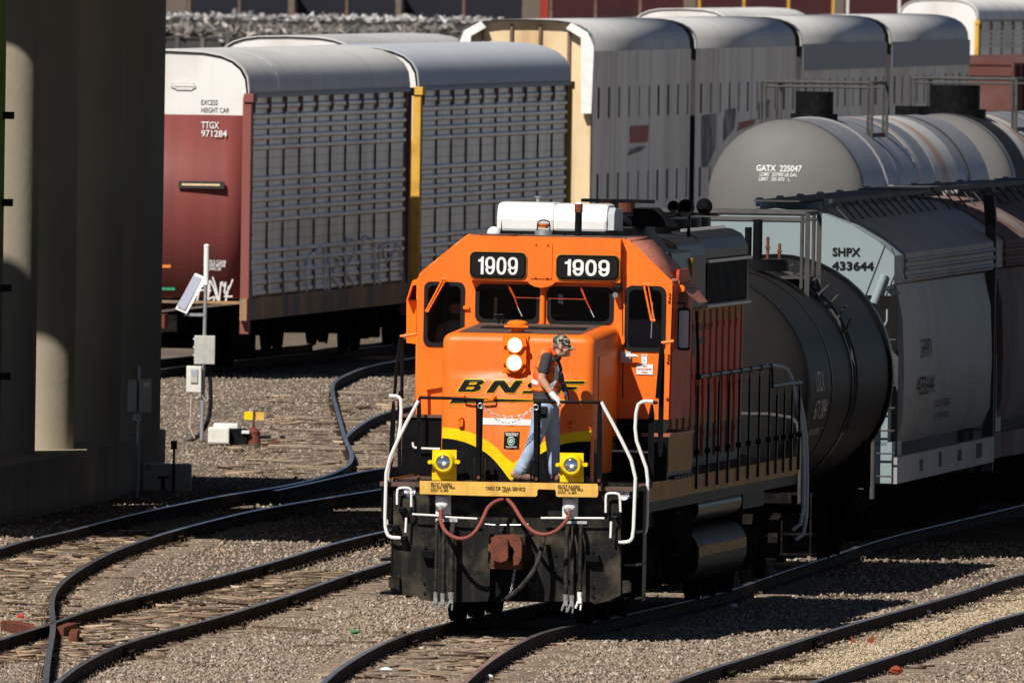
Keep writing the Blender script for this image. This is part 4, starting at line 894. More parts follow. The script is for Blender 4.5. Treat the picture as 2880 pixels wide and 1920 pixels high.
# wipers
def wiper(segs, name='wiper'):
    root = None
    for pts, r, m in segs:
        P = [(x, CY-.06, z) for x, z in [F(*z1(*p), CY-.06) for p in pts]]; o = MB().tube(P, r, 8).build(name if root is None else 'wiper_arm', m, cab if root is None else root, smooth=True); root = root or o
wiper([([(395, 568), (293, 762)], .011, 'orange_trim'), ([(412, 572), (310, 755)], .009, 'orange_trim'), ([(385, 565), (420, 568)], .02, 'orange_trim'), ([(290, 755), (312, 760)], .014, 'orange_trim')])
wiper([([(1605, 598), (1650, 815)], .013, 'orange_trim'), ([(1632, 605), (1668, 812)], .009, 'orange_trim'), ([(1595, 598), (1640, 602)], .02, 'orange_trim'), ([(1645, 812), (1674, 816)], .016, 'orange_trim'), ([(1657, 705), (1655, 800), (1649, 920)], .007, 'bare_steel')])
wiper([([(788, 598), (830, 680)], .013, 'orange_dark'), ([(828, 678), (848, 735)], .008, 'orange_dark'), ([(845, 732), (873, 790)], .006, 'letter_faded'), ([(828, 677), (980, 681)], .005, 'orange_dark')])
wiper([([(1221, 605), (1256, 690)], .013, 'orange_dark'), ([(1254, 688), (1285, 750)], .008, 'orange_dark'), ([(1283, 748), (1306, 795)], .006, 'letter_faded'), ([(1030, 683), (1256, 688)], .005, 'orange_dark')])
# camera lamp by the windshield, bracket, door hardware
x, z = F(*z1(1445, 627), CY-.08); sl = MB().box(x-.055, x+.055, CY-.14, CY-.0, z-.03, z+.04, None).build('spot_lamp', 'black_gloss', cab, bevel=.01)
x, z = F(*z1(1436, 662), CY-.08); MB().cyl((x, CY-.13, z), (x, CY-.01, z), .033, n=16).build('lens', 'lens_glass', sl, smooth=True)
x0_, q1 = F(*z1(520, 726), CY-.02); x1_, q0 = F(*z1(556, 748), CY-.02); MB().box(x0_, x1_, CY-.04, CY+.0, q0, q1).build('latch_bracket', 'orange_trim', cab, bevel=.005)
xd0, zd1 = F(*z1(1483, 345), CY); dg_ = MB()
dr = plate([FZ(z1, [(1480, 1283), (1484, 520), (1550, 522), (1575, 540), (1700, 640), (1748, 680), (1740, 1283)], CY), ], CY-.002, .008)
dseam = MB().tube([(x, CY-.003, z) for x, z in FZ(z1, [(1478, 1283), (1480, 1000), (1468, 330)], CY)], .006, 6).build('door_seam', 'letter_black', cab)
q = FZ(z1, [(1467, 1000), (1527, 1002), (1527, 1068), (1465, 1066)], CY-.03); hp = plate([q], CY-.02, .02).build('door_lock', 'grey_plastic', cab, bevel=.005)
x, z = F(*z1(1503, 1026), CY-.1); x2, _ = F(*z1(1573, 1029), CY-.1); MB().tube([(x, CY-.05, z), (x, CY-.1, z), (x+.08, CY-.1, z), (x2, CY-.1, z-.005)], [.02, .022, .022, .008], 10).build('door_handle', 'letter_white', hp, smooth=True)
q = FZ(z1, [(1470, 908), (1490, 908), (1490, 950), (1478, 960), (1470, 950)], CY-.04); plate([q], CY-.03, .03).build('door_catch', 'orange_trim', cab, bevel=.006)
for (qx, qy) in ((1755, 646), (1755, 668), (1753, 690), (1748, 1015), (1746, 1035), (1745, 1055), (1742, 1275)):
    x, z = F(*z1(qx, qy), CY-.01); MB().cyl((x, CY-.035, z), (x, CY, z), .016, n=10).build('door_hinge', 'orange_trim', cab, smooth=True)
q0_ = F(*z1(1560, 1138), CY-.01); q1_ = F(*z1(1660, 1079), CY-.01)
sg = MB().box(q0_[0], q1_[0], CY-.012, CY-.0, q0_[1], q1_[1]).build('notice', 'white_clean', cab); W_, H_ = q1_[0]-q0_[0], q1_[1]-q0_[1]
for k, (s_, a, c) in enumerate((('FIRE', .38, .62), ('EXTINGUISHER', .08, .92), ('INSIDE', .32, .68))): text(s_, trect(q0_[0]+a*W_, q1_[1]-(k*.31+.26)*H_, q0_[0]+c*W_, q1_[1]-(k*.31+.08)*H_, CY-.016), 'sticker_red', sg, .01)
q0_ = F(*z1(1590, 1075), CY-.01); q1_ = F(*z1(1626, 1018), CY-.01); s2_ = MB().box(q0_[0], q1_[0], CY-.012, CY-.0, q0_[1], q1_[1]).build('notice', 'white_clean', cab)
mx2 = (q0_[0]+q1_[0])/2; MB().box(mx2-.012, mx2+.008, CY-.015, CY-.012, q0_[1]+.03, q1_[1]-.06).build('notice_mark', 'grey_plastic', s2_); MB().box(q0_[0]+.01, q1_[0]-.01, CY-.015, CY-.012, q1_[1]-.02, q1_[1]-.01).build('notice_mark', 'sticker_red', s2_)
# left sunshade and arm rest box, right awning and mirror
q = FZ(z1, [(184, 695), (243, 695), (241, 955), (184, 948)], CY+.8); plate([q], CY+1.2, .5).build('arm_rest_box', 'orange_trim', cab, bevel=.008)
q = FZ(z1, [(216, 575), (250, 562), (250, 690), (240, 690), (242, 600), (218, 604), (186, 695), (180, 693)], CY+.6); plate([q], CY+1.1, .55).build('sunshade', 'orange_trim', cab)
aw = MB(); A0 = FZ(zR, [(1120, 958), (1180, 1000)], CY+.7)
p_ = [F(*zR(x, y), CY+yy) for (x, y), yy in (((1125, 958), .6), ((1300, 942), 1.75), ((1355, 1145), .75), ((1437, 1133), 1.75), ((1180, 1003), .6), ((1318, 990), 1.75))]
ysd = [.6, 1.75, .75, 1.75, .6, 1.75]; V_ = [Vector((p[0], CY+y, p[1])) for p, y in zip(p_, ysd)]
def sheet(name, idx, m, parent, th=.012):
    o = MB().add([V_[i] for i in idx], [tuple(range(len(idx)))]).build(name, m, parent); s = o.modifiers.new('thick', 'SOLIDIFY'); s.thickness = th; return o
sheet('awning', (0, 1, 5, 4), 'oxide_roof', cab); sheet('awning', (4, 5, 3, 2), 'oxide_roof', cab)
x, z = F(*zR(1158, 998), CY+.55); MB().cyl((x, CY+.54, z), (x, CY+.6, z), .045, n=16).box(x-.1, x-.02, CY+.55, CY+.6, z-.05, z+.09).build('awning_bracket', 'orange_trim', cab, smooth=True)
q0_ = F(*z1(1806, 993), CY+.5); q1_ = F(*z1(1887, 738), CY+.5)
mr = plate([rrect(q0_[0], q0_[1], q1_[0], q1_[1], .03)], CY+.5, .02).build('mirror', 'black_gloss', cab, bevel=.006)
plate([rrect(q0_[0]+.018, q0_[1]+.03, q1_[0]-.018, q1_[1]-.035, .02)], CY+.478, .004).build('mirror_glass', 'mirror_grey', mr)
MB().tube([(x_r, CY+.5, q1_[1]+.05), ((q0_[0]+q1_[0])/2, CY+.5, q1_[1]+.05), ((q0_[0]+q1_[0])/2, CY+.5, q1_[1])], .012, 6).build('mirror_arm', 'black_gloss', mr)
for zf, pts, y_, m in ((z1, [(140, 912), (190, 904), (240, 896)], 2.9, 'orange_trim'), (z1, [(1712, 950), (1750, 945), (1785, 938)], 2.9, 'orange_trim'),
                       (z1, [(142, 912), (134, 1000), (118, 1100), (106, 1270)], 2.2, 'black_gloss'), (z1, [(150, 915), (152, 1050), (150, 1283)], 2.9, 'black_gloss'),
                       (z1, [(1712, 952), (1706, 1010), (1698, 1120), (1684, 1283)], 2.2, 'black_gloss')):
    tubep(zf, pts, y_, .02, m, 'handrail', sm=1)
for zf, a, c, y_, hw in ((z2, (188, 90), (186, 600), 2.3, .022), (z2, (150, 150), (134, 570), 1.3, .028), (zS, (283, 40), (262, 1100), 2.3, .03), (zS, (182, 600), (166, 1400), 1.3, .033)):
    x, z = F(*zf(*a), y_); x2, zz = F(*zf(*c), y_); MB().prism([(x-hw*.4, z), (x+hw*.4, z), (x+hw, z-.12), (x2+hw, zz+.1), (x2+hw*.5, zz), (x2-hw*.5, zz), (x2-hw, zz+.1), (x-hw, z-.12)], y_-.01, y_+.01).build('stanchion', 'black_gloss', L)
tubep(zS, [(235, 580), (215, 590), (190, 575)], 1.2, .02, 'black_gloss', 'handrail')
# ------------------------------------------------------------------ cab roof gear
RZ = F(*z1(1000, 305), CY+.8)[1]-.01
for (x0__, x1__, yt, yb) in ((722, 1058, 102, 285), (1057, 1394, 112, 286)):
    ya, yb2 = CY+.9, CY+1.9; a = F(*z1(x0__, yt), ya); c = F(*z1(x1__, yb), ya)
    b = MB(); rr = .08
    sec = [(ya+.0, c[1]), (ya-.01, a[1]-.2), (ya+.05, a[1]-.07), (ya+.14, a[1]-.012), (ya+.3, a[1]), (yb2-.2, a[1]), (yb2, a[1]-.1), (yb2, c[1])]
    if x0__ == 722: ac = b.prismx(sec, a[0], c[0]+.01).build('air_conditioner', 'white_clean', L, bevel=.035)
    else:
        b.prismx(sec, a[0]+.012, c[0]-.02); ac = b.build('air_conditioner', 'white_clean', L, bevel=.035)
        sd_ = MB(); sd_.prismx([(ya+.03, c[1]+.02), (ya+.06, a[1]-.1), (ya+.2, a[1]-.04), (yb2-.05, a[1]-.06), (yb2, c[1])], c[0]-.02, c[0]+.06); sd_.build('side_grille', 'grey_plastic', ac, bevel=.01)
    MB().box(a[0]-.02, c[0]+.02, ya-.02, yb2+.02, RZ, c[1]).build('mounting_frame', 'black_paint', ac)
bx_, bz = F(*z1(1002, 290), CY+.25); bc = MB().cyl((bx_, CY+.25, bz-.03), (bx_, CY+.25, bz+.03), .105, .1, 24).build('beacon', 'bare_steel', L, smooth=True)
zt2 = F(*z1(1000, 207), CY+.25)[1]
MB().cyl((bx_, CY+.25, bz+.03), (bx_, CY+.25, zt2-.05), .085, .08, 24).ell((bx_, CY+.25, zt2-.05), .08, .08, .05).build('beacon_dome', 'clear_glass', bc, smooth=True)
MB().cyl((bx_, CY+.25, bz+.06), (bx_, CY+.25, zt2-.05), .062, .055, 20).build('beacon_lens', 'beacon_amber', bc, smooth=True)
dx0, dz0 = F(*z1(722, 300), CY-.05); dw = (F(*z1(860, 300), CY)[0]-F(*z1(583, 300), CY)[0])/2
MB().cyl((dx0, CY+.16, RZ+.01), (dx0, CY+.16, RZ+.03), dw, n=40).build('antenna_plate', 'walkway_brown', L)
vx, vz_ = F(*z1(702, 295), CY+.1); MB().ell((vx, CY+.12, RZ+.03), .082, .082, .085, 20, 10).build('antenna_dome', 'white_clean', L, smooth='all')
x, z = F(*z1(750, 215), CY+.2); MB().cyl((x, CY+.2, RZ), (x, CY+.2, RZ+.06), .02, n=8).cyl((x, CY+.2, RZ+.05), (x, CY+.2, z), .01, .003, 6).build('antenna', 'black_gloss', L)
x, z = F(*z1(968, 68), CY+1.4); MB().cyl((x, CY+1.4, RZ+.3), (x, CY+1.4, z), .02, n=10).cyl((x, CY+1.4, z-.01), (x, CY+1.4, z), .045, n=12).build('vent_pipe', 'bare_steel', L)
x, z = F(*z1(1214, 104), CY+.4); zz = F(*z1(1214, 318), CY+.4)[1]; sk_ = MB().cyl((x, CY+.4, zz), (x, CY+.4, z-.12), .042, n=20).build('whistle_stack', 'black_gloss', L, smooth=True)
MB().cyl((x, CY+.4, z-.12), (x, CY+.4, z-.02), .048, n=20).build('stack_cap', 'rust', sk_, smooth=True); MB().ell((x, CY+.4, z-.02), .046, .046, .022, 16, 8).build('stack_lid', 'white_clean', sk_, smooth=True)
x, z = F(*z1(1128, 300), CY+.2); MB().cyl((x, CY+.2, RZ), (x, CY+.2, z), .016, n=8).build('roof_stud', 'black_gloss', L)
# ------------------------------------------------------------------ long hood
HX = .92; H0, H1 = CE+.05, 17.0
def hood_sec(hx, ztop, r=.2): return [(-hx, 1.645)]+[(-hx+r-r*math.cos(R(a)), ztop-r+r*math.sin(R(a))) for a in (0, 30, 60, 90)]+[(hx-r+r*math.sin(R(a)), ztop-r+r*math.cos(R(a))) for a in (0, 30, 60, 90)]+[(hx, 1.645)]
hood = MB().prism(hood_sec(HX, 4.32, .26), H0, H1).build('long_hood', 'black_gloss', L, smooth=True)
for s_ in (-1, 1):
    MB().box(s_*HX, s_*(HX+.006), H0, H1, 2.28, 3.36).build('orange_band', 'orange_dark', hood)
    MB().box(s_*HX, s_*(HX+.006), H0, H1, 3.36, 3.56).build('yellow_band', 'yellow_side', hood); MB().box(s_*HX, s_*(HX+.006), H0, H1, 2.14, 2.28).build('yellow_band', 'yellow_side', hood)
y = H0+.3; me = None
while y < H1-.5:
    if me is None:
        b = MB().box(0, .03, 0, .64, 1.8, 3.5); b.box(.03, .05, .02, .05, 1.95, 2.05); b.box(.03, .05, .02, .05, 3.2, 3.3); b.cyl((.03, .56, 2.6), (.07, .56, 2.6), .03, n=8)
        o = None
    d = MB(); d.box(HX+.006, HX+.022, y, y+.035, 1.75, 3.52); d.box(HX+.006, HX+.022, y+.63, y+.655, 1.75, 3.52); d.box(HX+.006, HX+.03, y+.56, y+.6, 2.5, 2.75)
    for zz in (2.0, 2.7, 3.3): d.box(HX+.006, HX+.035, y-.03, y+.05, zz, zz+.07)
    d.build('hood_door', 'orange_dark', hood); y += .72
# large letters along the hood side
for Lt, ya in ((LB, 8.6), (LN, 6.4)): pass
for Lt, ya, yb2 in ((LB, 2.6, 4.8), (LN, 5.7, 7.7), (LS, 8.2, 10.4), (LF, 10.9, 13.0)):
    vs, fs = curve_mesh([[(u, v) for u, v in s] for s in Lt], 0)
    MB().add([(HX+.012, max(ya+(yb2-ya)*u, H0), 2.98+.38*v) for u, v, _ in vs], fs).build('lettering', 'letter_black', hood)
# radiator section, filters and dynamic brake
ra_ = MB().prism([(-1.04, 3.58), (-1.02, 4.12), (-.9, 4.12), (-.9, 3.58)], 11.6, 16.6); ra_.prism([(.9, 3.58), (1.03, 3.58), (1.01, 4.12), (.9, 4.12)], 11.6, 16.6)
rd = ra_.build('radiator', 'black_gloss', hood)
for s_ in (-1, 1): MB().prism([(s_*.6, 4.12), (s_*1.0, 4.12), (s_*1.0, 4.25), (s_*.93, 4.4), (s_*.8, 4.46), (s_*.6, 4.48)], 11.5, 16.7).build('radiator_cowl', 'black_gloss', rd, bevel=.03)
rr_ = MB()
for k in range(36): rr_.box(1.0, 1.04, 11.7+k*.13, 11.74+k*.13, 3.6, 4.1)
rr_.build('radiator_fins', 'black_paint', rd)
MB().box(.98, 1.07, 11.6, 16.6, 4.10, 4.13).box(1.0, 1.06, 11.6, 16.6, 3.56, 3.585).build('trim_strip', 'bare_steel', rd)
MB().prism([(-1.05, 4.2), (-1., 4.36), (-.8, 4.44), (.8, 4.44), (1., 4.36), (1.05, 4.2), (1.05, 3.55), (-1.05, 3.55)], 8.4, 11.4).build('dynamic_brake', 'black_gloss', hood, bevel=.04)
MB().prism([(.9, 3.5), (1.12, 3.5), (1.25, 3.95), (1.2, 4.3), (.9, 4.3)], 6.0, 8.2).build('filter_box', 'black_gloss', hood, bevel=.03)
fb = MB().box(.95, 1.26, 7.9, 8.2, 3.86, 4.2).build('filter_door', 'yellow_side', hood, bevel=.01)
b = MB(); b.prism([(-1.0, 4.3), (-.9, 4.58), (.75, 4.58), (.98, 4.3)], 6.0, 7.9)
b.build('inertial_filter', 'black_gloss', hood, bevel=.015)
for ax in (.15, .66): MB().prism([(ax, 4.58), (ax+.02, 4.8), (ax+.25, 4.8), (ax+.48, 4.58)], 6.6, 7.4).build('roof_vent', 'black_paint', hood, bevel=.006)
b = MB(); b.box(.1, .95, 6.2, 6.5, 4.86, 4.9); b.box(.45, .54, 6.2, 6.26, 4.4, 4.87)
b.build('roof_frame', 'black_paint', hood)
for yk in (9.3, 10.7, 13.6, 14.8, 15.9):
    fn = MB().cyl((0, yk, 4.4), (0, yk, 4.6 if yk > 12 else 4.68), .62 if yk > 12 else .5, n=32).build('roof_fan', 'black_gloss', hood, smooth=True)
    MB().cyl((0, yk, 4.68 if yk < 12 else 4.6), (0, yk, 4.7 if yk < 12 else 4.62), .3, n=16).build('fan_hub', 'black_paint', fn)
MB().cyl((-.1, 12.1, 4.4), (-.1, 12.1, 4.8), .2, n=20).build('exhaust_stack', 'rust', hood)
b = MB()
for k in range(40): b.box(.7, .74, 11.7+k*.12, 11.75+k*.12, 4.46, 4.5)
b.build('rivet_strip', 'bare_steel', hood)
hx, hz = F(*zR(1215, 165), 7.6)
hn = MB().tube([(hx, 7.9, hz-.03), (hx+.0, 7.9, 4.45)], .02, 8).box(hx-.3, hx+.35, 7.88, 7.93, hz-.09, hz-.06).build('air_horn', 'black_gloss', L)
for (qx, qy), r, d in (((1085, 152), .058, 1), ((1213, 166), .085, 1), ((1368, 152), .078, -1)):
    x, z = F(*zR(qx, qy), 7.6); b = MB(); n = 24; y0_ = 7.55
    prof = [(r, 0), (r*.62, .07), (r*.4, .16), (r*.26, .34), (.03, .45)]
    prof = [(r*1.25*(.97 if i else 1), yy) if i == 0 else (q*1.15, yy) for i, (q, yy) in enumerate(prof)]
    if d > 0: rings = [[(x+q*math.cos(2*math.pi*k/n), y0_+yy, z+q*math.sin(2*math.pi*k/n)) for k in range(n)] for q, yy in [(.03, .4), (r*.3, .3), (r*1.0, .06), (r*1.2, .0)]+prof]
    else: rings = [[(x+q*math.cos(2*math.pi*k/n), y0_+.4-yy, z+q*math.sin(2*math.pi*k/n)) for k in range(n)] for q, yy in prof]
    b.loft(rings); 
    b.build('horn_bell', 'black_gloss', hn, smooth=True)
# side sills
for s_ in (-1, 1):
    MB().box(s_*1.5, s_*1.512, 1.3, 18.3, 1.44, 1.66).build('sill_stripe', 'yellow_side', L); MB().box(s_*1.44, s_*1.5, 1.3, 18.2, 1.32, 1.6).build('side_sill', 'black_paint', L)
    n1 = [6.3+1.17*k for k in range(8)]
    for k, yy in enumerate(n1+[15.4, 16.3, 17.2, 18.1]):
        zt3 = 2.82 if k < 8 else 2.57
        b = MB(); b.box(s_*1.53-.006, s_*1.53+.006, yy-.025, yy+.025, zt3-.1, zt3); b.box(s_*1.53-.012, s_*1.53+.012, yy-.035, yy+.035, 1.5, zt3-.1)
        b.box(s_*1.53-.035, s_*1.53+.035, yy-.03, yy+.03, 1.9, 1.96); b.build('stanchion', 'black_gloss', L)
    MB().tube([(s_*1.53, 6.3, 2.82), (s_*1.53, 14.6, 2.82), (s_*1.53, 14.75, 2.57), (s_*1.53, 18.2, 2.57)], .024, 8).build('handrail', 'black_gloss', L, smooth=True)
    b = MB(); b.tube([(s_*1.53, 6.25, 2.84), (s_*1.53, 6.2, 3.1), (s_*1.53, 5.9, 3.6)], .018, 8, 1); b.build('handrail', 'black_gloss', L, smooth=True)
    for kk in n1: MB().cyl((s_*1.53, kk-.03, 2.82), (s_*1.53, kk+.03, 2.82), .036, n=8).build('rail_clamp', 'black_gloss', L)
MB().tube([(1.15, 17.5, 2.78), (1.3, 17.9, 2.78), (1.42, 18.0, 2.7), (1.5, 18.1, 2.3), (1.56, 18.25, 2.0), (1.58, 18.3, 1.5), (1.58, 18.3, .85), (1.45, 18.3, .75)], .022, 8, 1).build('grab_iron', 'grey_plastic', L, smooth=True)  # both white rear rails coloured grey for the shade there
MB().tube([(1.5, 18.1, 2.5), (1.56, 18.6, 2.0), (1.58, 18.7, 1.5), (1.58, 18.7, .72), (1.45, 18.7, .62)], .022, 8, 1).build('grab_iron', 'grey_plastic', L, smooth=True)
# tanks
def rrx(y0, y1, xa, xb, za, zb, r, name, m):
    return MB().prism(rrect(xa, za, xb, zb, r, 8), y0, y1).build(name, m, L, smooth=True)
ft = rrx(7.7, 13.2, -1.42, 1.42, .32, 1.0, .3, 'fuel_tank', 'black_paint')
MB().box(1.42, 1.425, 7.72, 13.1, .66, .78).build('tank_stripe', 'yellow_side', ft)
MB().cyl((1.22, 7.9, 1.22), (1.22, 12.8, 1.22), .17, n=24).build('air_reservoir', 'black_gloss', L, smooth=True)
MB().cyl((-1.22, 7.9, 1.22), (-1.22, 12.8, 1.22), .17, n=24).build('air_reservoir', 'black_gloss', L, smooth=True)
mat('wheel_steel', (.012, .011, .01), .8, spec=0., col2=(.025, .02, .017), scale=8)
mat('dark_metal', (.01, .009, .009), .8, spec=0., col2=(.03, .025, .022), scale=5)
def bogie(parent, yc, axles, half=.755, dia=1.0, xs=1.1, name='bogie', m='dark_metal'):
    y0, y1 = yc+axles[0]-.5, yc+axles[-1]+.5; root = None
    b = MB()
    for s in (-1, 1): b.prismx([(y0, .5), (y0+.1, .78), (yc-.5, .86), (yc+.5, .86), (y1-.1, .78), (y1, .5), (yc+.5, .32), (yc-.5, .32)], s*xs-.06, s*xs+.06)
    b.box(-xs, xs, yc-.25, yc+.25, .5, .9)
    bo = b.build(name, m, parent)
    for a in axles:
        w = MB()
        for s in (-1, 1): w.cyl((s*half-.07, yc+a, dia/2), (s*half+.07, yc+a, dia/2), dia/2, n=32); w.cyl((s*(half-.07)-.015*s, yc+a, dia/2), (s*(half-.07), yc+a, dia/2), dia/2+.028, n=32)
        w.cyl((-half, yc+a, dia/2), (half, yc+a, dia/2), .08, n=12); w.build('wheelset', 'wheel_steel', bo, smooth=True)
        for s in (-1, 1): MB().box(s*xs-.13, s*xs+.13, yc+a-.17, yc+a+.17, dia/2-.17, dia/2+.17).build('axle_box', m, bo, bevel=.03)
    return bo
bogie(L, 3.5, (-1.85, 0, 1.85)); bogie(L, 15.3, (-1.85, 0, 1.85))
MB().box(1.0, 1.35, 5.9, 7.6, .7, 1.5).build('equipment_box', 'dark_metal', L); MB().box(.9, 1.3, 13.4, 13.8, .4, 1.5).build('equipment_box', 'dark_metal', L)
# ================================================================== freight cars
mat('galv_side', (.86, .78, .69), .38, .35, spec=.4, col2=(.62, .53, .44), scale=.7, streak=(1.4, .55, (.4, .3, .22)), stretch=(1, .35, 1), bump=.05)
mat('post_brown', (.24, .16, .12), .7, col2=(.1, .065, .05), scale=3)
mat('roof_seam', (.85, .84, .82), .5)
mat('roof_grey', (.6, .585, .565), .5, .0, col2=(.52, .5, .48), scale=.6, stretch=(1, .3, 1), streak=(.8, .3, (.24, .23, .22)))
mat('roof_bluegrey', (.45, .47, .51), .5, .0, col2=(.48, .5, .54), scale=.6)
mat('end_white', (.82, .80, .77), .5, col2=(.7, .66, .62), scale=.8, streak=(1.2, .35, (.5, .42, .38)))
mat('end_brown', (.22, .055, .048), .5, col2=(.17, .045, .04), scale=.9, streak=(1.6, .35, (.27, .1, .09)), stretch=(3, 3, .3))
mat('end_cream', (.80, .62, .38), .6, col2=(.7, .5, .27), scale=.8, streak=(1.5, .6, (.3, .14, .07)))
mat('post_red', (.26, .09, .075), .6); mat('post_yellow', (.72, .42, .07), .6, col2=(.55, .3, .05), scale=3)
mat('sill_rusty', (.42, .24, .11), .8, col2=(.2, .16, .13), scale=1.6, lo=.4, hi=.6, stretch=(1, .5, .2))
mat('max_side', (.98, .92, .82), .45, .1, spec=.4, col2=(.8, .7, .58), scale=.6, stretch=(1, .5, .15), streak=(1.3, .85, (.55, .47, .38)))
mat('max_roof', (.5, .49, .48), .5, .0, col2=(.43, .42, .41), scale=.4)
mat('max_band', (.30, .32, .34), .55)
mat('slot_dark', (.05, .045, .045), .8)
mat('spray_white', (.75, .73, .72), .6); mat('spray_grey', (.95, .95, .97), .6, col2=(.6, .6, .62), scale=4, lo=.4, hi=.6); mat('spray_red', (.5, .16, .12), .7); mat('spray_orange', (.8, .22, .05), .6)
def frame_M(A, B):
    d = Vector((B[0]-A[0], B[1]-A[1], 0)); a = math.atan2(d.x, d.y)
    return Matrix.Translation((A[0], A[1], 0)) @ Matrix.Rotation(-a, 4, 'Z'), d.length
def undergear(t, Ln, W, zs, m='dark_metal', two=True):
    for yc in (3.2, Ln-3.2): bogie(t, yc, (-.9, .9), dia=.84).location = (-W/2, 0, 0)
    MB().box(-W/2-.25, -W/2+.25, .3, Ln-.3, zs-.35, zs).build('centre_sill', m, t)
    MB().box(-W/2-.12, -W/2+.12, -.5, .0, .75, 1.0).build('coupler', 'rust', t)
def rackcar(name, label, A, B, W, zt, ze, zs, side, post, roof, endup, endlo, corner, zsplit, tri=False, near_end=True, group='autorack cars', ribs=True):
    M, Ln = frame_M(A, B); t = thing(name, label, 'freight car', M, group); y0, y1 = .35, Ln-.35
    zs2 = zs+.3; hp = .62
    # corrugated side sheets: ridges run the length of the car
    def strip(xs, sg):
        prof = []; z = zs2; k = 0; n = int((ze-zs2)/.19)
        for j in range(n):
            band = (j % 7) in (5, 6)
            a = z; d = .19
            prof += [(0, a)] if band else [(0, a+.02), (.035, a+.055), (.035, a+.105), (0, a+.14)]
            z += d
        prof += [(0, ze)]; b = MB(); vs = []
        for u, v in prof: vs += [(xs+sg*u-sg*.032, y0+.55, v), (xs+sg*u-sg*.032, y1-.55, v)]
        b.add(vs, [(2*i, 2*i+1, 2*i+3, 2*i+2) for i in range(len(prof)-1)])
        o = b.build('side_sheet', side, t, smooth=True)
        h = MB(); yy = y0+.8
        while yy < y1-.8 and sg > 0:
            for j in range(n):
                if (j % 7) in (5, 6): h.box(xs-.034, xs-.029, yy, yy+.04, zs2+j*.19+.06, zs2+j*.19+.085)
            yy += .3
        if sg > 0: tag(h.build('punched_hole', 'slot_dark', o), kind='stuff')
    strip(0, 1); strip(-W, -1)
    nb = max(3, int(round((Ln-1.6)/2.45))); ys = [y0+.6+(y1-y0-1.2)*k/nb for k in range(nb+1)]
    for yy in ys:
        b = MB().box(-.04, .0, yy-.035, yy+.035, zs2, ze+.0); b.box(-.04, .03, yy-.09, yy+.09, ze-.3, ze-.02); b.prismx([(yy-.035, zs2+.5), (yy-.2, zs2), (yy+.2, zs2), (yy+.035, zs2+.5)], -.04, .01)
        b.build('side_post', post, t)
        MB().box(-W-.03, -W+.04, yy-.05, yy+.05, zs2, ze).build('side_post', post, t)
    # corner posts with ladder
    for yy, s_ in ((y0, 1), (y1, -1)):
        for xx in (0, -W):
            sg = 1 if xx == 0 else -1
            b = MB().box(xx-.12 if sg > 0 else xx-.04, xx+.04 if sg > 0 else xx+.12, yy-.06 if s_ > 0 else yy-.2, yy+.2 if s_ > 0 else yy+.06, zs-.35, ze+.0); b.box(xx-.1, xx+.08, yy-.1, yy+.5*s_ if s_ > 0 else yy+.1, ze-.1, ze+.06)
            b.build('corner_post', corner, t, bevel=.01)
            if sg > 0 and s_ > 0:
                lb = MB()
                for k in range(9): lb.tube([(-.03, yy+.2, zs+.2+k*.42), (.03, yy+.22, zs+.2+k*.42), (.03, yy+.48, zs+.2+k*.42), (-.03, yy+.5, zs+.2+k*.42)], .012, 5)
                lb.build('ladder', corner, t)
    b = MB().box(-.1, .03, .1, Ln-.1, zs-.1, zs2).box(-W-.03, -W+.1, .1, Ln-.1, zs-.1, zs2); b.box(-W+.1, -.1, .1, Ln-.1, zs2-.1, zs2-.05); b.build('side_sill', 'sill_rusty', t)
    for k in range(int(Ln/2.45)): 
        pass
    # curved roof with fine ribs
    hw = W/2; pr = []
    for k in range(13):
        a = math.pi*k/12; c, s = math.cos(a), math.sin(a); pr.append((-hw+(hw)*math.copysign(abs(c)**.62, c), ze+.12+(zt-ze-.12)*abs(s)**.8))
    pr = [(0, ze-.02)]+pr+[(-W, ze-.02)]
    b = MB(); rings = []; n = int((y1-y0)/.45)
    for k in range(n+1):
        yy = y0-.05+(y1-y0+.1)*k/n; rings.append([(x, yy, z) for x, z in pr])
        if ribs and k < n:
            for e, h in ((.12, 0), (.16, .012), (.2, .012), (.24, 0)): rings.append([(-hw+(x+hw)*(1+h/hw), yy+e, z+h) for x, z in pr])
    b.loft(rings, cap=False, closed=False); ro = b.build('roof', roof, t, smooth=True)
    s_ = ro.modifiers.new('thick', 'SOLIDIFY'); s_.thickness = .03; s_.offset = -1
    if tri is None:
        yy = y0+4.2; MB().loft([[(x+(.006 if x > -hw else -.006), y_, z+.012) for x, z in pr[1:8]] for y_ in (yy, yy+.35)], cap=False, closed=False).build('roof_patch', 'roof_seam', ro)
    MB().box(-.02, .035, y0, y1, ze-.02, ze+.05).build('eave_strip', 'max_band', ro)
    # ends
    inset = .12; out = [(-inset, zs2)]+[(-hw+(x+hw)*.955, z-.05) for x, z in pr[1:-1]]+[(-W+inset, zs2)]
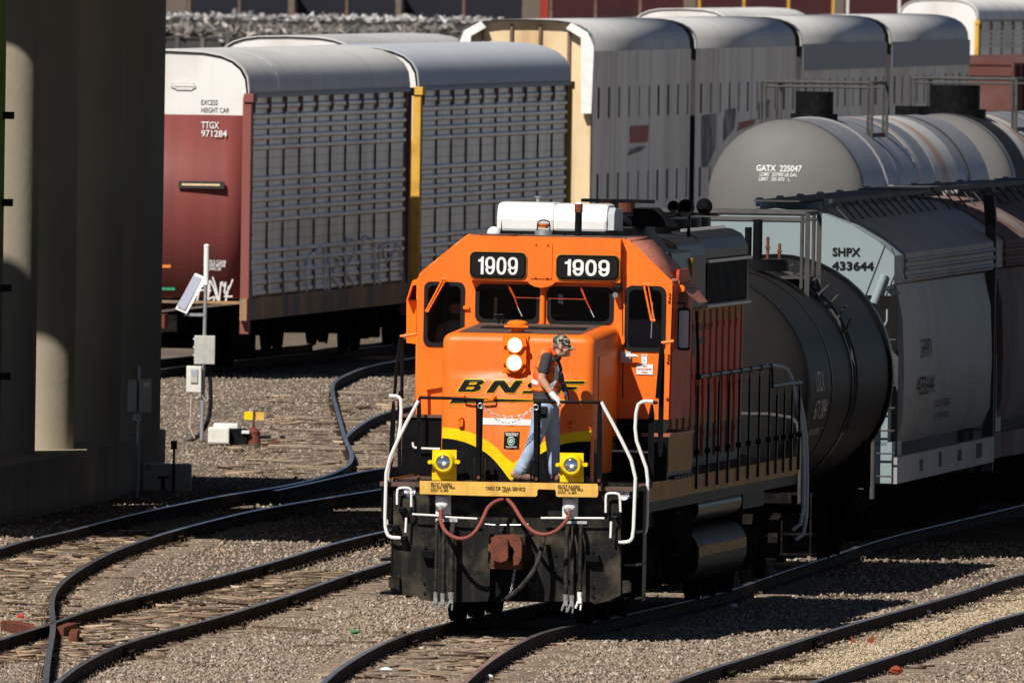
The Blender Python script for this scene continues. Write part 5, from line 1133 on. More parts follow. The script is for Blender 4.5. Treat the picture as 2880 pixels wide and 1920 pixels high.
    for yy, nr in ((y0+.02, True), (y1-.02, False)):
        e0, e1 = (yy-.02, yy+.03)
        up = []
        for (xa, za), (xb, zb) in zip(out, out[1:]+out[:1]):
            if za >= zsplit: up.append((xa, za))
            if (za-zsplit)*(zb-zsplit) < 0: t_ = (zsplit-za)/(zb-za); up.append((xa+(xb-xa)*t_, zsplit))
        lo_ = [(out[0][0], zs2), (out[0][0], zsplit-.0), (out[-1][0], zsplit-.0), (out[-1][0], zs2)]
        if tri:
            up = out
            MB().prism(up, e0, e1).build('end_door', endup, t)
            cxx = -hw
            for dx in (-.95, -.35, .35, .95): MB().box(cxx+dx-.03, cxx+dx+.03, e0-.05, e0, zs2, zt-.18).build('door_post', 'post_brown', t)
            MB().prism([(-.02, ze-.6), (0, ze), (-.1, zt-.42), (-.55, zt-.08), (-hw, zt+.02), (-hw, zt-.12), (-.62, zt-.22), (-.25, zt-.6), (-.2, ze-.6)], e0-.18, e0).prism([(-W+.02, ze-.6), (-W, ze), (-W+.1, zt-.42), (-W+.55, zt-.08), (-hw, zt+.02), (-hw, zt-.12), (-W+.62, zt-.22), (-W+.25, zt-.6), (-W+.2, ze-.6)], e0-.18, e0).build('door_arch', 'white_clean', t)
        else:
            MB().prism(up, e0, e1).build('end_door', endup, t)
            b = MB(); n = 9; vs = []
            for k in range(n+1):
                u = k/n; xx = out[0][0]+(out[-1][0]-out[0][0])*u; yq = e0-.10*math.sin(math.pi*u)*(1 if nr else -1); vs += [(xx, yq, zs2), (xx, yq, zsplit)]
            b.add(vs, [(2*k, 2*k+2, 2*k+3, 2*k+1) for k in range(n)]); d = b.build('end_door', endlo, t, smooth=True); m_ = d.modifiers.new('thick', 'SOLIDIFY'); m_.thickness = .03
    undergear(t, Ln, W, zs); return t, M, Ln
A1 = Dp(692, 560, 464); B1 = Dp(1150, 560, 490); 
def ext(A, B, ln): d = (Vector((B[0], B[1]))-Vector((A[0], A[1]))).normalized(); return (A[0]+d.x*ln, A[1]+d.y*ln)
E1 = ext(A1, B1, 26.4)
t1, M1, L1 = rackcar('autorack_car', 'autorack with a white topped brown end and weathered grey ribbed sides', (A1.x, A1.y), E1, 3.05, 5.82, 4.98, 1.0, 'galv_side', 'post_brown', 'roof_grey', 'end_white', 'end_brown', 'post_red', 4.64, tri=None)
def e1(px, py, y=.2): return F(px, py, y, M1)
def etext(s, px0, py0, px1, py1, m, bold=.01, y=.345):
    a, c = e1(px0, py1, y), e1(px1, py0, y); text(s, trect(a[0], a[1], c[0], c[1], y), m, t1, bold)
etext('EXCESS', 566, 282, 613, 296, 'letter_black'); etext('HEIGHT CAR', 566, 304, 645, 317, 'letter_black')
etext('TTGX', 566, 343, 616, 362, 'letter_white', y=.235); etext('971284', 566, 367, 638, 385, 'letter_white', y=.235)
etext('GATE IS CLEAR', 575, 732, 636, 740, 'letter_white', y=.235); etext('DOORS BEFORE', 577, 742, 634, 750, 'letter_white', y=.235); etext('MOVING CAR', 582, 752, 622, 760, 'letter_white', y=.235)
(xa, za), (xb, zb) = e1(503, 509, .2), e1(631, 531, .2)
sl_ = MB().box(xa, xb, .16, .23, zb, za).build('sight_slot', 'slot_dark', t1); MB().box(xa+.06, xb-.08, .15, .17, zb+.05, zb+.085).build('slot_light', 'end_cream', sl_)
(xa, za), (xb, zb) = e1(480, 233, .3), e1(550, 246, .3); MB().tube([(xa, .34, zb), (xa+.04, .28, za), (xb-.04, .28, za), (xb, .34, zb), (xb-.1, .3, zb-.01), (xa+.1, .3, zb-.01), (xa, .34, zb)], .012, 6).build('grab_iron', 'end_white', t1)
def gf(px, py, y=.17): a = F(px, py, y, M1); return (a[0], y, a[1])
zG = lambda x, y: (430+x/2.8, 500+y/2.8)
b = MB()
for st in ([(345, 1000), (355, 930), (385, 830), (400, 800), (392, 860)], [(330, 905), (400, 880), (460, 890)], [(430, 960), (450, 870), (440, 790), (480, 860), (510, 960)], [(470, 780), (495, 850), (520, 1000)], [(520, 990), (530, 890), (540, 800), (560, 870), (575, 820)], [(575, 820), (560, 930), (600, 880), (630, 800)], [(430, 960), (500, 930), (470, 980), (540, 995)], [(600, 850), (570, 990)], [(560, 935), (628, 935)], [(430, 800), (440, 880), (425, 940)]):
    b.tube([gf(*zG(*q)) for q in st], .018, 6, 1)
b.build('spray_paint', 'spray_white', t1)
(xa, za), (xb, zb) = e1(452, 744, .2), e1(480, 753, .2); MB().box(xa, xb, .21, .215, zb, za).build('paint_mark', 'spray_orange', t1)
(xa, za), (xb, zb) = e1(452, 808, .2), e1(492, 816, .2); MB().box(xa, xb, .21, .215, zb, za).build('paint_mark', 'sticker_green', t1)
# faint spray letters low on the side
def side_pt(M, px, py, x=.012):
    MI = M.inverted(); c = MI @ C0; d = MI.to_3x3() @ ray(px, py); k = (x-c.x)/d.x; p = c+d*k; return (x, p.y, p.z)
b = MB()
for st in ([(1500, 540), (1560, 500)], [(1800, 540), (1900, 500)], [(1210, 920), (1205, 640), (1250, 600), (1280, 590), (1340, 520), (1360, 600), (1350, 900)], [(1210, 720), (1330, 700)], [(1380, 910), (1370, 640), (1440, 610), (1470, 660), (1400, 760), (1480, 880)], [(1510, 860), (1510, 480), (1590, 470), (1580, 640), (1500, 700), (1590, 860)], [(1640, 880), (1640, 500), (1700, 450), (1740, 520), (1740, 860)], [(1640, 690), (1740, 660)], [(1780, 860), (1780, 480), (1850, 700), (1950, 460), (1960, 860)]):
    b.tube([side_pt(M1, *zG(*q), .0) for q in st], .028, 5, 1)
b.build('spray_paint', 'spray_grey', t1)
A2 = (B1.x+.12, 492.3); B2 = ext(A2, Dp(1608, 400, 521), 27.2); B2 = ext(A2, (1.2, 519.5), 27)
t2, M2, L2 = rackcar('autorack_car', 'autorack with a yellow corner post and blue grey roof behind the brown ended car', A2, B2, 3.05, 5.82, 4.98, 1.0, 'galv_side', 'post_brown', 'roof_bluegrey', 'end_white', 'post_yellow', 'post_yellow', 4.0)
# taller articulated cars on the next track
def maxcar(label, A, B, band, first=False):
    W, zt, ze, zs = 3.05, 6.12, 5.42, .9
    M, Ln = frame_M(A, B); t = thing('articulated_autorack', label, 'freight car', M, 'tall pale autorack cars'); y0, y1 = .2, Ln-.2
    b = MB(); n = int((y1-y0)/.36)
    for xs, sg in ((0, 1), (-W, -1)):
        vs = []
        for k in range(n):
            yy = y0+(y1-y0)*k/n; w_ = (y1-y0)/n
            for e, h in ((0, 0), (w_*.55, 0), (w_*.65, .03), (w_*.9, .03)): vs += [(xs+sg*h, yy+e, zs), (xs+sg*h, yy+e, ze)]
        vs += [(xs, y1, zs), (xs, y1, ze)]
        b.add(vs, [(2*i, 2*i+2, 2*i+3, 2*i+1) for i in range(len(vs)//2-1)])
    sd_ = b.build('side_sheet', 'max_side', t, smooth=False)
    m = int((y1-y0)/1.95)
    s = MB()
    for k in range(m):
        yy = y0+1.0+(y1-y0-1.6)*k/(m-1)
        for a, c in ((3.9, 4.6), (1.95, 2.65)): s.box(-.02, .034, yy-.085, yy+.085, a, c)
    tag(s.build('vent_slot', 'slot_dark', sd_), kind='stuff')
    hw = W/2; pr = [(0, ze-.01)]
    for k in range(15):
        a = math.pi*k/14; c, s_ = math.cos(a), math.sin(a); pr.append((-hw+hw*math.copysign(abs(c)**.55, c), ze+(zt-ze)*abs(s_)**.75))
    pr.append((-W, ze-.01)); b = MB(); b.loft([[(x, yy, z) for x, z in pr] for yy in (y0-.03, y1+.03)], cap=False, closed=False)
    ro = b.build('roof', 'max_roof', t, smooth=True); q = ro.modifiers.new('thick', 'SOLIDIFY'); q.thickness = .03; q.offset = -1
    if band: MB().box(.032, .045, y0, y1, ze-.6, ze+.04).build('grey_band', 'max_band', t)
    MB().prism([(-hw+(x+hw)*.96, z-.04) for x, z in pr[1:-1]]+[(-W+.06, zs), (-.06, zs)], y0+(.1 if first else .7), y0+(.16 if first else .76)).build('end_wall', 'end_cream' if first else 'slot_dark', t)  # all but the first painted dark for the shade between cars
    MB().loft([[(-hw+(x+hw)*1.01, yy, z+.03) for x, z in pr[1:-1]] for yy in (y0-.16, y0+.12)], cap=False, closed=False).build('end_arch', 'white_clean', t)
    if first:
        for dx in (-1.0, -.35, .3, .95): MB().box(-hw+dx-.03, -hw+dx+.03, y0+.02, y0+.1, 1.2, zt-.12 if abs(dx) < .5 else zt-.2).build('door_post', 'post_brown', t)
        MB().prism([(-.02, ze-1.4), (.02, ze+.1), (-.12, ze+.42), (-.5, zt-.06), (-.62, zt-.2), (-.28, ze+.3), (-.25, ze-1.4)], y0-.16, y0+.02).build('door_edge', 'white_clean', t)
        MB().prism([(-W+.02, ze-1.4), (-W, ze+.1), (-W+.12, ze+.42), (-W+.5, zt-.06), (-W+.62, zt-.2), (-W+.28, ze+.3), (-W+.25, ze-1.4)], y0-.16, y0+.02).build('door_edge', 'white_clean', t)
    undergear(t, Ln, W, zs); return t, M, Ln
XM = [(1.72, 572), (4.18, 594), (6.9, 617), (9.4, 640), (11.9, 663)]
labs = ['tall autorack with a cream end and white arch, red sprayed square on its side', 'tall pale autorack directly behind the left tank dome', 'tall pale autorack with a dark band under its roof, left of the two banded', 'tall pale autorack with a dark band under its roof, right of the two banded']
mx = []
for i in range(4):
    a, c = XM[i], XM[i+1]; d = (Vector(c)-Vector(a)); c2 = Vector(a)+d*.955
    mx.append(maxcar(labs[i], a, (c2.x, c2.y), i >= 2, i == 0))
MXM = mx[0][1]
def sq(M, pts, m, parent, x=.038, name='spray_paint'):
    MB().add([side_pt(M, *p, x) for p in pts], [tuple(range(len(pts)))]).build(name, m, parent)
mat('spray_dark', (.17, .16, .17), .7, col2=(.4, .38, .38), scale=1.2, lo=.45, hi=.6)
sq(MXM, [(1775, 355), (1825, 352), (1822, 400), (1772, 403)], 'spray_red', mx[0][0]); sq(MXM, [(1765, 438), (1775, 420), (1800, 412), (1818, 412), (1812, 420), (1790, 430)], 'spray_dark', mx[0][0])
sq(mx[1][1], [(1975, 325), (2015, 320), (2012, 420), (1990, 470), (1975, 470)], 'spray_dark', mx[1][0]); sq(mx[1][1], [(2040, 310), (2070, 305), (2066, 360), (2035, 400)], 'spray_dark', mx[1][0]); sq(mx[1][1], [(2080, 345), (2128, 335), (2118, 352), (2074, 368)], 'spray_red', mx[1][0]); sq(mx[1][1], [(2135, 290), (2165, 280), (2162, 330), (2132, 335)], 'spray_dark', mx[1][0])
# farther autoracks
t7, M7, L7 = rackcar('autorack_car', 'white roofed autorack with an orange corner post at the upper right edge', (17.5, 968), (22.5, 994), 3.05, 5.82, 4.98, 1.0, 'galv_side', 'post_brown', 'end_white', 'end_white', 'post_yellow', 'post_yellow', 2.4, ribs=False)
rackcar('autorack_car', 'white roofed autorack showing as a bright strip behind the tall pale cars', (6.4, 758), (9.2, 784), 3.05, 5.9, 5.0, 1.0, 'galv_side', 'post_brown', 'end_white', 'end_white', 'end_white', 'post_yellow', 2.4, ribs=False)
t8 = rackcar('autorack_car', 'white ended autorack behind the blue grey roof, only its bright top edge showing', (-3.55, 560), (-.9, 586), 3.05, 5.72, 5.0, 1.0, 'galv_side', 'post_brown', 'roof_grey', 'end_white', 'end_white', 'post_red', 2.4, ribs=False)

# ------------------------------------------------------------------ tank cars
mat('tank_grey', (.155, .15, .143), .6, spec=.3, col2=(.135, .13, .125), scale=.8, flake=(9, .72, (.04, .04, .04)))
mat('tank_side', (.24, .24, .25), .42, spec=.2, col2=(.16, .165, .19), scale=.5, streak=(1, .25, (.16, .13, .1)))
mat('tank_rusty', (.5, .49, .47), .5, col2=(.4, .2, .12), scale=.5, lo=.5, hi=.6, stretch=(.5, 3, .5))
mat('tank_black', (.024, .023, .022), .5, spec=.02, col2=(.02, .019, .019), scale=2, flake=(14, .76, (.16, .15, .13)))
mat('steel_grey', (.075, .072, .07), .6, col2=(.05, .048, .046), scale=5)
def tankcar(label, A, B, R_, zc, m, mh, rings=(), dome=None, group='tank cars', dm='black_paint'):
    M, Ln = frame_M(A, B); t = thing('tank_car', label, 'freight car', M, group); n = 48
    def rg(y, r): return [(r*math.cos(2*math.pi*k/n), y, zc+r*math.sin(2*math.pi*k/n)) for k in range(n)]
    body = MB().loft([rg(0, R_), rg(Ln, R_)]).build('tank_shell', m, t, smooth=True)
    for y0, s in ((0, -1), (Ln, 1)):
        MB().loft([rg(y0+s*R_*.42*math.sin(R(a)), R_*math.cos(R(a))+.0005) for a in (0, 10, 20, 32, 45, 58, 70, 80, 88)]).build('tank_head', mh, t, smooth='all')
    for y, w_, e, mm in rings: MB().loft([rg(y, R_+e), rg(y+w_, R_+e)]).build('shell_band', mm, t, smooth=True)
    MB().box(-.3, .3, -.9, Ln+.9, .75, zc-R_+.25).box(-1.35, 1.35, -1.0, -.85, 1.0, 1.12).build('centre_sill', 'dark_metal', t)
    for yy in (1.2, Ln-1.2): MB().box(-1.3, 1.3, yy-.25, yy+.25, .9, zc-.85).build('saddle', 'dark_metal', t)
    bogie(t, .7, (-.9, .9), dia=.84); bogie(t, Ln-.7, (-.9, .9), dia=.84)
    for s in (-1, 1):
        MB().tube([(s*1.45, -1.0, 1.0), (s*1.45, -1.0, 1.95), (s*1.3, -.95, 2.1), (s*.3, -.95, 2.1), (0, -.95, 2.1)], .024, 8, 1).build('end_railing', 'steel_grey', t, smooth=True)
        b = MB()
        for k in range(4): b.box(s*1.4-.2, s*1.4+.2, -.8, -.76, .35+.25*k, .38+.25*k)
        b.box(s*1.22-.01, s*1.22+.01, -.8, -.76, .35, 1.1).box(s*1.58-.01, s*1.58+.01, -.8, -.76, .35, 1.1); b.build('step_ladder', 'dark_metal', t)
    if dome:
        y, r, h = dome; zt = zc+R_
        MB().cyl((0, y, zt-.1), (0, y, zt+.08), r*1.25, n=24).build('manway_base', 'black_paint', t, smooth=True)
        MB().cyl((0, y, zt+.08), (0, y, zt+h), r, n=28).build('valve_dome', dm, t, smooth=True)
    return t, M, Ln
def platform(t, x0, x1, y0, y1, zf, zr_, legs=True, m='steel_grey'):
    MB().box(x0, x1, y0, y1, zf-.03, zf).build('platform', m, t)
    for x in (x0, x1):
        for y in (y0, y1):
            b = MB().cyl((x-.04, y, zf-.15), (x-.04, y, zr_), .025, n=8); b.box(x+.0, x+.06, y-.03, y+.03, zf-.3, zr_); b.build('railing_post', m, t)
        MB().tube([(x, y0, zr_), (x, y1, zr_)], .03, 8).build('railing', m, t)
    for y in (y0, y1): MB().tube([(x0, y, zr_), (x1, y, zr_)], .03, 8).tube([(x0, y, zr_-.09), (x1, y, zr_-.09)], .022, 8).build('railing', m, t)
# grey tank car, lit
GA = (5.12, 478.0); GB = (7.78, 494.6)
tg, MG, LG = tankcar('grey tank car with white lettering on its rounded head', GA, GB, 1.5, 3.13, 'tank_side', 'tank_grey', rings=((2.9, .14, .03, 'bare_steel'), (4.6, 2.2, .004, 'tank_side'), (7.4, .55, .006, 'tank_rusty'), (9.6, 3.2, .004, 'tank_rusty'), (13.9, .25, .02, 'steel_grey')), dome=(3.4, .36, .5))
platform(tg, -1.1, .95, 4.2, 6.2, 4.35, 5.3)
def gt(s, px0, py0, px1, py1, bold=.02, zc=3.13, R_=1.5):
    a = F(px0, py1, -.62, MG); c = F(px1, py0, -.62, MG)
    def f(u, v):
        x = a[0]+(c[0]-a[0])*u; z = a[1]+(c[1]-a[1])*v; r = min(.999, math.hypot(x, z-zc)/R_); return (x, -R_*.42*math.sqrt(1-r*r)-.015, z)
    text(s, f, 'letter_white', tg, bold, name='lettering')
gt('GATX  225047', 2126, 466, 2254, 482); gt('LDMT  257900 LB GAL', 2136, 487, 2242, 496, .01); gt('LIMIT  105 870   L', 2134, 500, 2222, 509, .01)
GA2 = (8.35, 499.5); GB2 = (11.2, 516)
tg2, MG2, LG2 = tankcar('second tank car with rusty bands and a black valve housing', GA2, GB2, 1.5, 3.13, 'tank_side', 'tank_grey', rings=((.3, 1.6, .006, 'tank_black'), (2.2, 2.2, .005, 'tank_rusty'), (8.3, .14, .03, 'steel_grey')), dome=(1.8, .5, .55))
platform(tg2, -1.1, .95, 3.4, 5.6, 4.35, 5.3)
MB().cyl((-.9, 2.2, 4.35), (-.9, 2.2, 4.75), .35, n=20).build('manway', 'black_paint', tg2, smooth=True)
# black tank car coupled to the locomotive
BA = (2.24, 317.0); BB = (3.47, 331.4)
tb, MT, LT_ = tankcar('black tank car coupled behind the locomotive', BA, BB, 1.5, 2.36, 'tank_black', 'tank_black', rings=((3.6, .06, .012, 'black_gloss'), (7.1, .5, .012, 'black_gloss'), (13.8, .3, .05, 'black_gloss')), dome=None)
platform(tb, -1.3, .95, 6.1, 8.1, 3.72, 4.52)
b = MB()
for k in range(9): a = R(82-k*7); b.box(-.16, .16, -.14, .14, -.012, .012, Matrix.Translation((1.56*math.cos(a), 7.3, 2.36+1.56*math.sin(a))) @ Matrix.Rotation(-(math.pi/2-a), 4, 'Y') @ Matrix.Rotation(0, 4, 'Z'))
b.build('step_tread', 'steel_grey', tb)
for yk in (7.1, 7.55): MB().tube([(1.54*math.cos(R(a)), yk, 2.36+1.54*math.sin(R(a))) for a in range(80, -30, -8)], .018, 6).build('side_ladder', 'steel_grey', tb, smooth=True)
vx = F(2130, 740, 5.2, MT); vd = MB().cyl((vx[0], 5.2, 3.8), (vx[0], 5.2, 3.95), .42, .4, 24).build('valve_plate', 'black_gloss', tb, smooth=True)
for dx, hh, rr in ((-.12, .42, .045), (.0, .52, .06), (.13, .3, .02), (.28, .22, .02), (-.28, .25, .06), (-.2, .3, .02)): MB().cyl((vx[0]+dx, 5.2, 3.93), (vx[0]+dx, 5.2, 3.93+hh), rr, n=12).box(vx[0]+dx-.03, vx[0]+dx+.03, 5.17, 5.23, 3.93+hh*.5, 3.93+hh*.6).build('valve', 'rust' if rr == .02 else 'black_gloss', vd, smooth=True)
def ttext(s, y0, y1, z0, z1, M, t, R_=1.5, zc=2.36, m='letter_faded', bold=0):
    def f(u, v): z = z0+(z1-z0)*v; return (math.sqrt(max(0, (R_+.008)**2-(z-zc)**2)), y0+(y1-y0)*u, z)
    text(s, f, m, t, bold)
ttext('UTLX', .9, 2.2, 2.35, 2.6, MT, tb); ttext('671384', .9, 2.9, 2.0, 2.24, MT, tb); ttext('CAPY 203700', .9, 2.6, 1.8, 1.88, MT, tb)

# ------------------------------------------------------------------ covered hoppers
mat('hopper_white', (.27, .335, .345), .5, col2=(.25, .31, .32), scale=.8, streak=(2, .25, (.3, .33, .32)))
mat('hopper_side', (.36, .355, .355), .5, col2=(.27, .26, .26), scale=.6, streak=(1.5, .3, (.15, .14, .14)))
mat('hopper_rust', (.20, .10, .085), .7, col2=(.3, .26, .25), scale=1.0, streak=(1.6, .6, (.1, .06, .05)), stretch=(1, .5, .3))
HA = (5.2, 336.6); HB = (6.62, 350.5)
def hopper(label, A, B, W, body, side, text_=None):
    M, Ln = frame_M(A, B); t = thing('hopper_car', label, 'freight car', M, 'covered hopper cars'); hw = W/2
    zt, ze, zs = 4.47, 3.87, .85
    cur = [(-.62, .30), (-.40, .14), (-.18, .03), (0, 0)]
    arcp = [(x, ze-.06+(zt-ze)*(1-((x)/(-hw))**0)*0) for x in (0,)]
    roofp = [(0, ze)]+[(-hw+hw*math.cos(R(a))**1.0, ze+(zt-ze)*math.sin(R(a))) for a in (25, 45, 60, 75, 90)]
    prof = []                      # half outline from sill up to the ridge (x measured from the right side, negative inwards)
    half = [(-.12, zs+.5), (-.02, 1.6), (.0, 2.3), (-.03, 3.0), (-.12, 3.42), (-.12, 3.45), (0, 3.5), (0, ze), (-.22, 4.05), (-.55, 4.25), (-.95, 4.40), (-hw, zt)]
    full = half+[(-W-x, z) for x, z in half[-2::-1]]
    ysh = 1.0
    b = MB(); b.loft([[(x, y, z) for x, z in full] for y in (0, Ln)]); b.build('body', side, t, smooth=True)
    # end bulkhead, recess and slope sheet
    upper = [p for p in full if p[1] >= 3.4]; zc_ = 3.33
    up = [(-.06, zc_)]+[(-hw+(x+hw)*.985, z-.015) for x, z in full if z >= 3.4]+[(-W+.06, zc_)]
    MB().prism(up, -1.5, -.02).build('end_bulkhead', body, t)
    lo_ = MB(); lo_.add([(-.1, -.03, 1.2), (-.1, -1.45, 2.05), (-.1, -.03, 3.3), (-W+.1, -.03, 1.2), (-W+.1, -1.45, 2.05), (-W+.1, -.03, 3.3)], [(0, 2, 1), (3, 4, 5), (1, 2, 5, 4), (0, 1, 4, 3)]); 
    MB().prismx([(-.02, 3.33), (-1.45, 3.33), (-.02, 1.7)], -W+.1, -.1).build('slope_sheet', 'shade_brown', t)  # sheet painted dark brown for the shade under the bulkhead
    MB().box(-W+.02, -.02, -1.5, -.02, zs, zs+.55).box(-.35, -.08, -1.5, -.02, zs+.5, 2.25).box(-W+.08, -W+.35, -1.5, -.02, zs+.5, 2.25).build('end_sill', body, t)
    # roof edge beading, running board, hatches
    for z in (3.55, 3.66, 3.77): MB().cyl((.0, 0, z), (.0, Ln, z), .03, n=8).build('eave_rib', side, t, smooth=True)
    MB().box(-.03, .05, -1.45, Ln, zs, zs+.35).build('side_sill', side, t)
    b = MB().box(-hw-.3, -hw+.3, -1.5, Ln+.6, zt+.07, zt+.09); b.build('running_board', 'steel_grey', t)
    b2 = MB().box(-.95, -.9, -1.0, Ln+.3, zt+.06, zt+.12)
    y = -.9
    while y < Ln: b2.tube([(-.92, y, zt+.08), (-.6, y, 4.2)], .011, 5); y += 1.15
    b2.build('roof_railing', 'steel_grey', t)
    for k in range(5): 
        yy = 1+k*(Ln-2)/4; h = MB().box(-hw-.4, -hw+.4, yy-.5, yy+.5, zt-.05, zt+.05); h.box(-hw-.5, -hw-.4, yy-.06, yy+.06, zt-.02, zt+.1); h.box(-hw+.4, -hw+.5, yy-.06, yy+.06, zt-.02, zt+.1); h.build('roof_hatch', body, t, bevel=.02)
    b = MB()
    for k in range(13): b.box(-.002, .03, -.9, -.87, 0, 0)
    lad = MB().box(-.1, .0, -.95, -.88, zs, 2.6).box(-.45, -.38, -1.55, -1.5, zs-.2, 2.7)
    lad.cyl((-.26, -1.62, zs-.2), (-.26, -1.62, 2.6), .035, n=10)
    for k in range(7): lad.tube([(-.62, -1.6, zs+.1+k*.3), (.02, -1.6, zs+.1+k*.3)], .012, 6)
    lad.build('end_ladder', 'steel_grey', t)
    MB().tube([(-.1, -1.62, 3.15), (-.1, -1.62, 2.95), (-.3, -1.62, 2.75), (-.3, -1.62, 1.4)], .014, 6, 1).build('brake_pipe', body, t, smooth=True)
    # far end frame
    MB().prismx([(Ln+.35, .7), (Ln+.5, .7), (Ln+.5, 4.2), (Ln+.1, zt+.05), (Ln-.1, zt+.05), (Ln+.35, 4.1)], -.15, -.0).build('end_ladder', 'steel_grey', t)
    MB().prism([(-.9, 4.1), (-.62, 3.75), (-1.35, 2.6), (-1.0, 2.45)], -1.52, -1.5) if False else None
    undergear(t, Ln, W, zs)
    # inclined brace on the bulkhead
    for k, (xa, za, xb, zb, wd) in enumerate([(*F(2488, 772, -1.5, M), *F(2458, 852, -1.5, M), .055)] if A == HA else []):
        MB().cyl((xa, -1.52, za), (xb, -1.55, zb), wd, n=10).build('end_brace', body, t, smooth=True)
    for q in ([(F(a[0], a[1], -1.5, M), F(c[0], c[1], -1.5, M)) for a, c in (((2490, 688), (2434, 832)), ((2526, 750), (2492, 832)), ((2508, 698), (2545, 790)))] if A == HA else []): MB().tube([(q[0][0], -1.505, q[0][1]), (q[1][0], -1.505, q[1][1])], .008, 5).build('seam', 'steel_grey', t)
    return t, M, Ln
mat('shade_brown', (.13, .115, .1), .8)  # painted recess shade on slope sheets, plain brown on plates and posts
HA = (5.2, 336.6); HB = (6.62, 350.5)
th, MH, LH = hopper('pale covered hopper with black lettering on its end, right of the black tank car', HA, HB, 3.2, 'hopper_white', 'hopper_side')
def ht(s, x0, y0, x1, y1, bold=.03):
    a = F(x0, y1, -1.5, MH); c = F(x1, y0, -1.5, MH); text(s, trect(a[0], a[1], c[0], c[1], -1.512), 'letter_black', th, bold)
ht('SHPX', 2341, 697, 2421, 720); ht('433644', 2340, 736, 2458, 759)
def hs_(s, y0, y1, z0, z1, M=None, t=None, m='slot_dark'): text(s, lambda u, v: (.014, y0+(y1-y0)*u, z0+(z1-z0)*v), m, t, .0)
hs_('SHPX', 2.6, 4.2, 2.45, 2.7, t=th); hs_('433644', 2.0, 4.6, 1.95, 2.2, t=th); hs_('LD LMT 200600', 4.8, 7.2, 1.75, 1.85, t=th); hs_('LT WT 62400', 4.8, 7.0, 1.58, 1.68, t=th)
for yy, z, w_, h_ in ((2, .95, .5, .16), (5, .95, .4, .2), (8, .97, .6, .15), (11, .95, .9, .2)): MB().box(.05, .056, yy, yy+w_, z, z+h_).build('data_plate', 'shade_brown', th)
HA2 = (6.85, 354.3); HB2 = (8.6, 368)
th2, MH2, LH2 = hopper('rust streaked covered hopper at the right edge behind the pale one', HA2, HB2, 3.2, 'hopper_side', 'hopper_rust')
HA3 = (9.1, 372); HB3 = (11.2, 386)
hopper('farthest covered hopper of the string, mostly beyond the right edge', HA3, HB3, 3.2, 'hopper_side', 'hopper_side')
# brown cars between the strings
mat('car_brown', (.13, .05, .04), .7, col2=(.16, .09, .08), scale=.7, streak=(1.5, .4, (.14, .07, .06)))
mat('car_maroon', (.06, .018, .02), .7, col2=(.04, .015, .016), scale=.3)
mat('car_darkblue', (.02, .02, .03), .7); mat('car_red', (.42, .06, .04), .6, col2=(.36, .055, .04), scale=.3)
mat('load_pale', (.62, .6, .58), .7, island=[(0, (.12, .12, .13)), (1, (.8, .78, .76)), (.35, (.3, .29, .29)), (.6, (.72, .7, .68)), (.8, (.25, .2, .18))])
mat('load_dark', (.2, .18, .16), .8, island=[(0, (.05, .05, .05)), (1, (.6, .55, .48)), (.4, (.16, .15, .14)), (.7, (.25, .22, .19)), (.85, (.12, .1, .09))]); mat('car_grime', (.17, .15, .13), .8, col2=(.07, .065, .06), scale=.8)
def boxcar(name, label, A, ang, Ln, W, z0, z1, m, post, group=None, nrib=12, roofm=None):
    M = Matrix.Translation((A[0], A[1], 0)) @ Matrix.Rotation(R(-ang), 4, 'Z'); t = thing(name, label, 'freight car', M, group)
    MB().box(-W, 0, 0, Ln, z0, z1).build('body', m, t, bevel=.03)
    for k in range(nrib+1):
        y = Ln*k/nrib; MB().box(0, .08, y-.08, y+.08, z0, z1).build('side_post', post, t)
    b = MB().prism([(-W-.05, z1-.05), (-W-.05, z1+.02), (-W/2, z1+.25), (.05, z1+.02), (.05, z1-.05)], -.05, Ln+.05); b.build('roof', roofm or m, t)
    MB().box(-W, 0, -.12, 0, z0+.1, z0+.25).box(-W, 0, -.12, 0, z1-.4, z1-.25).build('end_rib', post, t)
    undergear(t, Ln, W, z0); return t
boxcar('box_car', 'brown box car whose roof shows above the pale hopper', (10.6, 397), 7, 15, 3.0, 1.2, 4.15, 'car_brown', 'car_brown', nrib=10)
boxcar('gondola_car', 'reddish brown ribbed car at the right edge below the white roofed autorack', (15.6, 800), 10, 16, 3.0, 1.0, 4.2, 'car_brown', 'car_brown', nrib=14)
boxcar('box_car', 'bright red box car on the far track at the top', (2.2, 1885), 80, 7.2, 3.0, 1.1, 4.3, 'car_red', 'car_red', nrib=2)
x = 2.4
for k, (m, pm, lb, wd) in enumerate((('car_maroon', 'post_brown', 'dark maroon hopper on the far track, next to the red box car', 9.5), ('car_maroon', 'post_yellow', 'dark maroon hopper on the far track, middle of the row', 9.5), ('car_maroon', 'end_white', 'dark maroon hopper on the far track below the top edge, right', 11), ('car_darkblue', 'steel_grey', 'dark bluish car at the far right of the back row', 12))):
    boxcar('far_hopper', lb, (x, 1800), 86, wd, 3.0, .9, 4.4, m, pm, 'dark cars on the farthest track', nrib=3); x += wd+1
x = -24.5
for k, (lb, wd) in enumerate((('near black car on the farthest track, leftmost beside the pier', 7.5), ('near black car on the farthest track, between the two pale posts', 7.5), ('dark grey car on the farthest track left of the red box car', 9))):
    boxcar('far_hopper', lb, (x, 1900+k*5), 86, wd, 3.0, .6+.3*k, 4.8, 'car_darkblue', 'post_brown', 'dark cars on the farthest track', nrib=2); x += wd+.5
